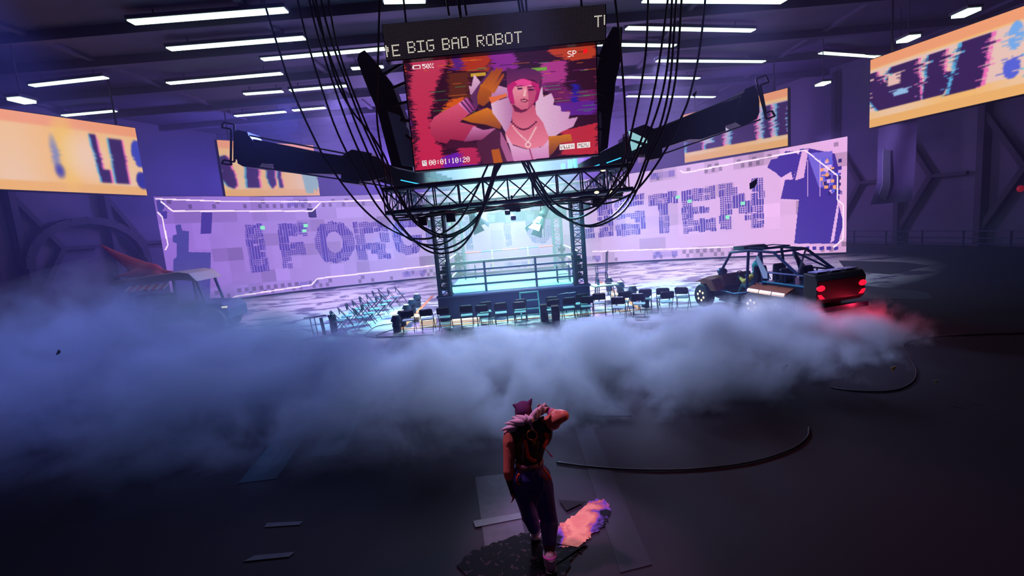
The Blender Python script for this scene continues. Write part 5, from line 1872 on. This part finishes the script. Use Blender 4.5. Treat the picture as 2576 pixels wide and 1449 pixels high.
def on_back(px, py, up=.0):
    """a point of the vest's back: ray from the lens meets the torso axis cylinder"""
    d = ray(px, py)
    d = d / d.length
    o_ = Vector((0, 0, CAMH))
    best = None
    for k in range(400):
        p = o_ + d * (4.9 + k * .004)
        z = p.z
        t = min(max((z - pel.z - .17) / (chest.z - pel.z - .17), 0), 1.25)
        ax = (pel + Vector((.01, 0, .17))).lerp(chest, min(t, 1))
        rx_ = .150 + .085 * min(t, 1)
        ry_ = .148 + .03 * min(t, 1)
        if ((p.x - ax.x) / (rx_ + .012 + up)) ** 2 + ((p.y - ax.y) / (ry_ + .012 + up)) ** 2 < 1:
            return p
    return o_ + d * 5.7


YEL = mat('emblem_ochre', (225, 140, 50), .5)
ring_ = [on_back(1339 + 13 * math.cos(a), 1094 + 13 * math.sin(a), .012) for a in [k * math.pi / 10 for k in range(21)]]
MB().tube(ring_, .0065, 6).build('back_emblem', YEL, pr_, world=True)
MB().prism([on_back(1335, 1107, .014), on_back(1350, 1103, .014), on_back(1346, 1119, .014)], (0, -.006, 0)).build('back_emblem_point', YEL, pr_, world=True)
for pts in ([(1320, 1107), (1325, 1125), (1328, 1145), (1335, 1155), (1347, 1161)], [(1372, 1090), (1377, 1103), (1373, 1115), (1369, 1125)]):
    P_ = spline([on_back(x, y, .012) for x, y in pts], 4)
    mb = MB()
    for i in range(len(P_) - 1):
        mb.bar(P_[i], P_[i + 1] + (P_[i + 1] - P_[i]) * .15, .036, .006, (0, 1, .2))
    mb.build('back_strap', ORG, pr_, world=True)
dz0, dz1, dz2 = on_back(1369, 1126), aty(1381, 1140, 5.05), aty(1390, 1149, 5.02)
MB().tube([dz0, dz1], .004).build('pull_cord', ORG, pr_, world=True)
MB().tube([dz1, dz2], .009).build('pull_tag', PINK, pr_, world=True)
b = MB().lathe([(.152, -.03), (.158, 0), (.152, .03)], pel + Vector((.01, 0, .13)), 24)
b.build('waistband', mat('waistband_mauve', (120, 84, 100), .7), pr_, world=True, smooth=True)
# trousers
b = MB()
b.limb(pel + Vector((0, 0, -.06)), pel + Vector((.01, 0, .12)), .166, .148, 16)
for h_, k_, a_, e in ((hipL, kneeL, ankL, .8), (hipR, kneeR, ankR, .62)):
    b.limb(h_, k_, .138, .10)
    b.limb(k_, k_.lerp(a_, e), .102, .078)
    b.ball(k_ + Vector((0, .01, -.02)), (.104, .1, .09))
    b.ball(h_.lerp(k_, .5), (.112, .112, .14))
remesh(b.build('trousers', PANT, pr_, world=True), .012)
remesh(MB().limb(kneeR.lerp(ankR, .5), kneeR.lerp(ankR, .92), .074, .056).build('sock', mat('sock_plum', (70, 34, 54), .8), pr_, world=True), .01)
remesh(MB().limb(kneeL.lerp(ankL, .6), kneeL.lerp(ankL, .95), .058, .048).build('sock', MATS['sock_plum'], pr_, world=True), .01)
# red hip loops and thin chain
for pts, c_ in (([(1366, 1178), (1378, 1193), (1384, 1203), (1376, 1206), (1366, 1196)], ORG), ([(1306, 1192), (1301, 1204), (1304, 1216), (1309, 1218)], ORG)):
    P_ = [aty(x, y, 4.99) for x, y in pts]
    MB().tube(spline(P_, 5), .012, 8).build('hip_loop', c_, pr_, world=True, smooth=True)
MB().tube(spline([aty(x, y, 4.98) for x, y in ((1367, 1205), (1366, 1230), (1356, 1258), (1350, 1268), (1353, 1300))], 6), .0025, 5).build('thin_cord', PALE, pr_, world=True)


def sneaker(ank, heading, lift):
    M = Matrix.Rotation(heading, 3, 'Z') @ Matrix.Rotation(lift, 3, 'X') @ Matrix.Scale(1.28, 3)
    o_ = Vector((ank.x, ank.y, .0 if lift == 0 else ank.z - .10))
    b1_ = MB().ball(o_ + M @ Vector((0, .0, .075)), (.05, .075, .07), 14, 10, M).ball(o_ + M @ Vector((0, .1, .055)), (.052, .11, .05), 14, 10, M)
    b1_.limb(o_ + M @ Vector((0, -.02, .1)), o_ + M @ Vector((0, -.01, .135)), .064, .060)
    remesh(b1_.build('sneaker', SHOE, pr_, world=True), .009)
    outl = [(-.045, -.07), (0, -.09), (.045, -.07), (.052, .05), (.05, .15), (.02, .205), (-.02, .205), (-.05, .15), (-.052, .05)]
    MB().prism([o_ + M @ Vector((x, y, .004)) for x, y in outl], M @ Vector((0, 0, .03))).build('shoe_sole', VEST if lift == 0 else SHOE, pr_, world=True, bevel=.008)
    MB().tube([o_ + M @ Vector((.052 * math.cos(a), -.01 + .06 * math.sin(a), .15)) for a in [k * math.pi / 8 for k in range(17)]], .009, 6).build('shoe_collar', PINK, pr_, world=True)


sneaker(ankR, R_(3), 0)
sneaker(ankL, R_(-4), R_(-22))
# glove, arm guard, bracelets
remesh(MB().limb(elL.lerp(wrL, .1), wrL, .056, .042).limb(wrL, wrL + Vector((.008, .01, -.07)), .04, .036).build('arm_guard', GLV, pr_, world=True), .01)
gd = dR.normalized()
remesh(MB().limb(wrR + gd * .01, wrR + gd * .09, .034, .040).build('glove', GLV, pr_, world=True), .009)
fb = MB()
for k in range(3):
    c_ = elR.lerp(wrR, .82 + .09 * k)
    ax = (wrR - elR).normalized()
    M = ax.to_track_quat('Z', 'Y').to_matrix()
    MB().tube([c_ + M @ Vector((.043 * math.cos(a), .043 * math.sin(a), 0)) for a in [q_ * math.pi / 8 for q_ in range(17)]], .009, 6).build('bracelet', PINK if k % 2 else SHOE, pr_, world=True)
# beanie with two ears
b = MB()
b.ball(head + Vector((0, -.005, .03)), (.088, .11, .10), 18, 12)
b.limb(head + Vector((0, -.005, .0)), head + Vector((0, -.005, .04)), .096, .094, 16)
for s in (-1, 1):
    e0 = head + Vector((s * .052, 0, .07))
    e1 = aty(1288 if s < 0 else 1339, 1017 if s < 0 else 1001, 5.36)
    b.tube([e0 + Vector((-s * .01, 0, -.03)), e0.lerp(e1, .45), e1], [.044, .028, .005], 10)
remesh(b.build('beanie', BEA, pr_, world=True), .009)
remesh(MB().limb(head + Vector((0, -.06, -.03)), neck + Vector((0, -.03, .03)), .07, .05).build('hair', mat('hair_magenta', (120, 24, 80), .5), pr_, world=True), .01)
# fur collar of separate spiky tufts
fur_px = [((1300, 1074), (1262, 1082), .030, 5.10), ((1304, 1068), (1272, 1066), .032, 5.12), ((1312, 1064), (1290, 1050), .036, 5.12), ((1318, 1066), (1283, 1060), .034, 5.06),
          ((1325, 1062), (1300, 1046), .038, 5.12), ((1330, 1062), (1322, 1044), .034, 5.08), ((1336, 1060), (1330, 1050), .036, 5.06), ((1342, 1052), (1352, 1028), .036, 5.10),
          ((1346, 1052), (1364, 1020), .038, 5.14), ((1352, 1046), (1372, 1016), .034, 5.18), ((1340, 1056), (1342, 1036), .036, 5.14), ((1358, 1042), (1376, 1026), .030, 5.16), ((1296, 1080), (1268, 1090), .024, 5.12)]
for (ax_, ay_), (bx_, by_), r_, Y_ in fur_px:
    a_, c_ = aty(ax_, ay_, Y_), aty(bx_, by_, Y_ - .01)
    c_ = c_ + (c_ - a_) * .15
    m_ = a_.lerp(c_, .45) + Vector((0, -.025, .02))
    MB().tube(spline([a_, m_, c_], 4), [r_ * k for k in (.6, .95, 1.1, 1.05, .9, .7, .48, .25, .03)], 9).build('fur_tuft', FUR, pr_, world=True, smooth=True)
cb_ = spline([aty(x, y, 5.16) for x, y in ((1268, 1090), (1292, 1082), (1318, 1072), (1345, 1062), (1368, 1048))], 4)
MB().tube(cb_, .012, 8).build('collar_piping', GLV, pr_, world=True)
# unseen spots added to light the person and the floor nearby
lamp('walker_fill', 'SPOT', (-1.5, 5.7, 7.4), (.02, 5.2, 1.5), 900, (1.0, .42, .85), .12, angle=22)
lamp('walker_fill', 'SPOT', (4.6, 5.6, 3.4), (.15, 5.15, 1.4), 150, (1.0, .25, .10), .1, angle=26)
lamp('walker_fill', 'SPOT', (-4.5, 4.2, 2.8), (0, 5.1, 1.2), 26, (1.0, .2, .14), .15, angle=26)
lamp('walker_fill', 'SPOT', (1.6, 8.2, 6.5), (.42, 6.05, 0), 1100, (.66, .38, 1.0), .15, angle=15)
lamp('walker_fill', 'SPOT', (-1.8, 8.0, 6.5), (-.15, 5.75, 0), 420, (.9, .7, .95), .15, angle=12)
lamp('walker_fill', 'SPOT', (4.5, 9.5, 9.0), (2.8, 5.6, 0), 380, (1.0, .18, .30), .3, angle=46, blend=1)
lamp('walker_fill', 'SPOT', (2.6, 7.0, 5.0), (.5, 5.35, 0), 160, (1, .6, .45), .15, angle=12)

# ------------------------------------------------------------------ smoke and haze (real scattering volumes)


def math_node(nt, op, a, b=None, c=None, clamp=False):
    n = nt.nodes.new('ShaderNodeMath')
    n.operation = op
    n.use_clamp = clamp
    for i, v in enumerate((a, b, c)):
        if v is None:
            continue
        if isinstance(v, (int, float)):
            n.inputs[i].default_value = v
        else:
            nt.links.new(v, n.inputs[i])
    return n.outputs[0]


SC = (0.0, 23.0)      # the skid circle the smoke follows


def smoke_params(x):
    lx = max(-x, 0.0)
    return 12.1 + 0.04 * lx, 3.3 + 0.26 * lx, 1.5 + 0.20 * max(lx - 3, 0)


def smoke_material():
    m = bpy.data.materials.new('tyre_smoke_volume')
    m.use_nodes = True
    nt = m.node_tree
    nt.nodes.clear()
    M = lambda *a, **k: math_node(nt, *a, **k)
    tc = nt.nodes.new('ShaderNodeTexCoord')
    sp = nt.nodes.new('ShaderNodeSeparateXYZ')
    nt.links.new(tc.outputs['Object'], sp.inputs[0])
    x, y, z = sp.outputs
    lx = M('MAXIMUM', M('MULTIPLY', x, -1.0), 0.0)
    rx = M('MAXIMUM', x, 0.0)
    xs = M('SUBTRACT', M('MULTIPLY', lx, -0.82), M('MULTIPLY', rx, -0.95))
    dy = M('SUBTRACT', y, SC[1])
    r = M('SQRT', M('ADD', M('MULTIPLY', xs, xs), M('MULTIPLY', dy, dy)))
    R = M('ADD', M('MULTIPLY', lx, 0.04), 12.1)
    wd = M('ADD', M('MULTIPLY', lx, 0.26), 3.3)
    H = M('ADD', M('MULTIPLY', M('MAXIMUM', M('SUBTRACT', lx, 3.0), 0.0), 0.20), 1.5)
    H = M('SUBTRACT', H, M('MULTIPLY', M('MAXIMUM', M('SUBTRACT', rx, 3.5), 0.0), 0.10))
    n = nt.nodes.new('ShaderNodeTexNoise')
    n.inputs['Scale'].default_value = 0.8
    n.inputs['Detail'].default_value = 5
    n.inputs['Roughness'].default_value = 0.6
    n.inputs['Distortion'].default_value = 0.4
    nt.links.new(tc.outputs['Object'], n.inputs['Vector'])
    nz = M('SUBTRACT', n.outputs['Fac'], 0.5)
    a = M('DIVIDE', M('SUBTRACT', r, R), wd)
    c = M('DIVIDE', z, H)
    dome = M('SUBTRACT', 1.0, M('SQRT', M('ADD', M('MULTIPLY', a, a), M('MULTIPLY', c, c))))
    fe = M('DIVIDE', M('SUBTRACT', 11.0, x), 3.0)
    fy = M('DIVIDE', M('SUBTRACT', 23.0, y), 5.0)
    f = M('MINIMUM', M('MINIMUM', dome, fe), fy)
    d = M('ADD', f, M('MULTIPLY', nz, 3.4))
    d = M('SUBTRACT', d, 0.18)
    d = M('MULTIPLY', d, 2.2, clamp=True)
    soft = M('DIVIDE', 5.0, M('ADD', 1.0, M('MULTIPLY', lx, 0.22)))
    d = M('MULTIPLY', d, M('MULTIPLY', f, soft, clamp=True))
    thin = M('DIVIDE', 1.0, M('ADD', 1.0, M('MULTIPLY', lx, 0.16)))
    d = M('MULTIPLY', M('MULTIPLY', d, DENS), thin)
    v = nt.nodes.new('ShaderNodeVolumePrincipled')
    v.inputs['Color'].default_value = (0.80, 0.87, 1.0, 1)
    v.inputs['Anisotropy'].default_value = 0.1
    nt.links.new(d, v.inputs['Density'])
    o = nt.nodes.new('ShaderNodeOutputMaterial')
    nt.links.new(v.outputs[0], o.inputs['Volume'])
    return m


DENS = 1.9
vs, fs = [], []
NS = 40
for i in range(NS + 1):
    a = math.pi * (0.99 - 0.80 * i / NS)       # from far left round the near side to the right
    dx, dy = math.cos(a), -math.sin(a)
    sx = 1 / 0.82 if dx < 0 else 1 / 0.95
    R, wd, H = smoke_params(dx * 12.1 * sx * 1.1)
    for rr in (R - wd, R + wd):
        p = Vector((SC[0] + dx * rr * sx, SC[1] + dy * rr, 0))
        vs += [p + Vector((0, 0, .02)), p + Vector((0, 0, H * .45))]
    p = Vector((SC[0] + dx * R * sx, SC[1] + dy * R, 0))
    vs += [p + Vector((0, 0, H))]
for i in range(NS):
    k = i * 5
    q_ = k + 5
    fs += [(k, q_, q_ + 2, k + 2), (k, k + 1, q_ + 1, q_), (k + 2, q_ + 2, q_ + 3, k + 3), (k + 1, k + 4, q_ + 4, q_ + 1), (k + 4, k + 3, q_ + 3, q_ + 4)]
fs += [(0, 2, 3, 4, 1), (NS * 5, NS * 5 + 1, NS * 5 + 4, NS * 5 + 3, NS * 5 + 2)]
sm = MB().add(vs, fs).build('tyre_smoke', smoke_material())
tag(sm, 'thick pale blue tyre smoke sweeping over the floor in front of the ring', 'smoke', kind='stuff')


def haze(name, c, d, dens, col, label, an=0.0):
    m = bpy.data.materials.new(name + '_volume')
    m.use_nodes = True
    nt = m.node_tree
    nt.nodes.clear()
    v = nt.nodes.new('ShaderNodeVolumeScatter')
    v.inputs['Color'].default_value = (*col, 1)
    v.inputs['Density'].default_value = dens
    v.inputs['Anisotropy'].default_value = an
    o = nt.nodes.new('ShaderNodeOutputMaterial')
    nt.links.new(v.outputs[0], o.inputs['Volume'])
    h = (MB().box(c, d) if d is not None else c).build(name, m)
    return tag(h, label, 'haze', kind='stuff')


haze('ring_haze', (.05, 22.4, 5.1), (6.6, 7.2, 8.2), 0.075, (.8, .95, 1), 'bright cyan haze glowing in the light beams above the ring mat')
HZ = [(-29.2, 13.5), (-29.3, 17.9), (-23.9, 36.5), (-19.4, 49.2), (19.4, 49.2), (23.6, 36.7), (28.9, 19.9), (29.4, 13.5)]
haze('hall_haze', MB().prism([(x, y, .05) for x, y in HZ], (0, 0, CEIL - .8)), None, 0.015, (.50, .46, 1), 'thin violet haze filling the back of the hall')
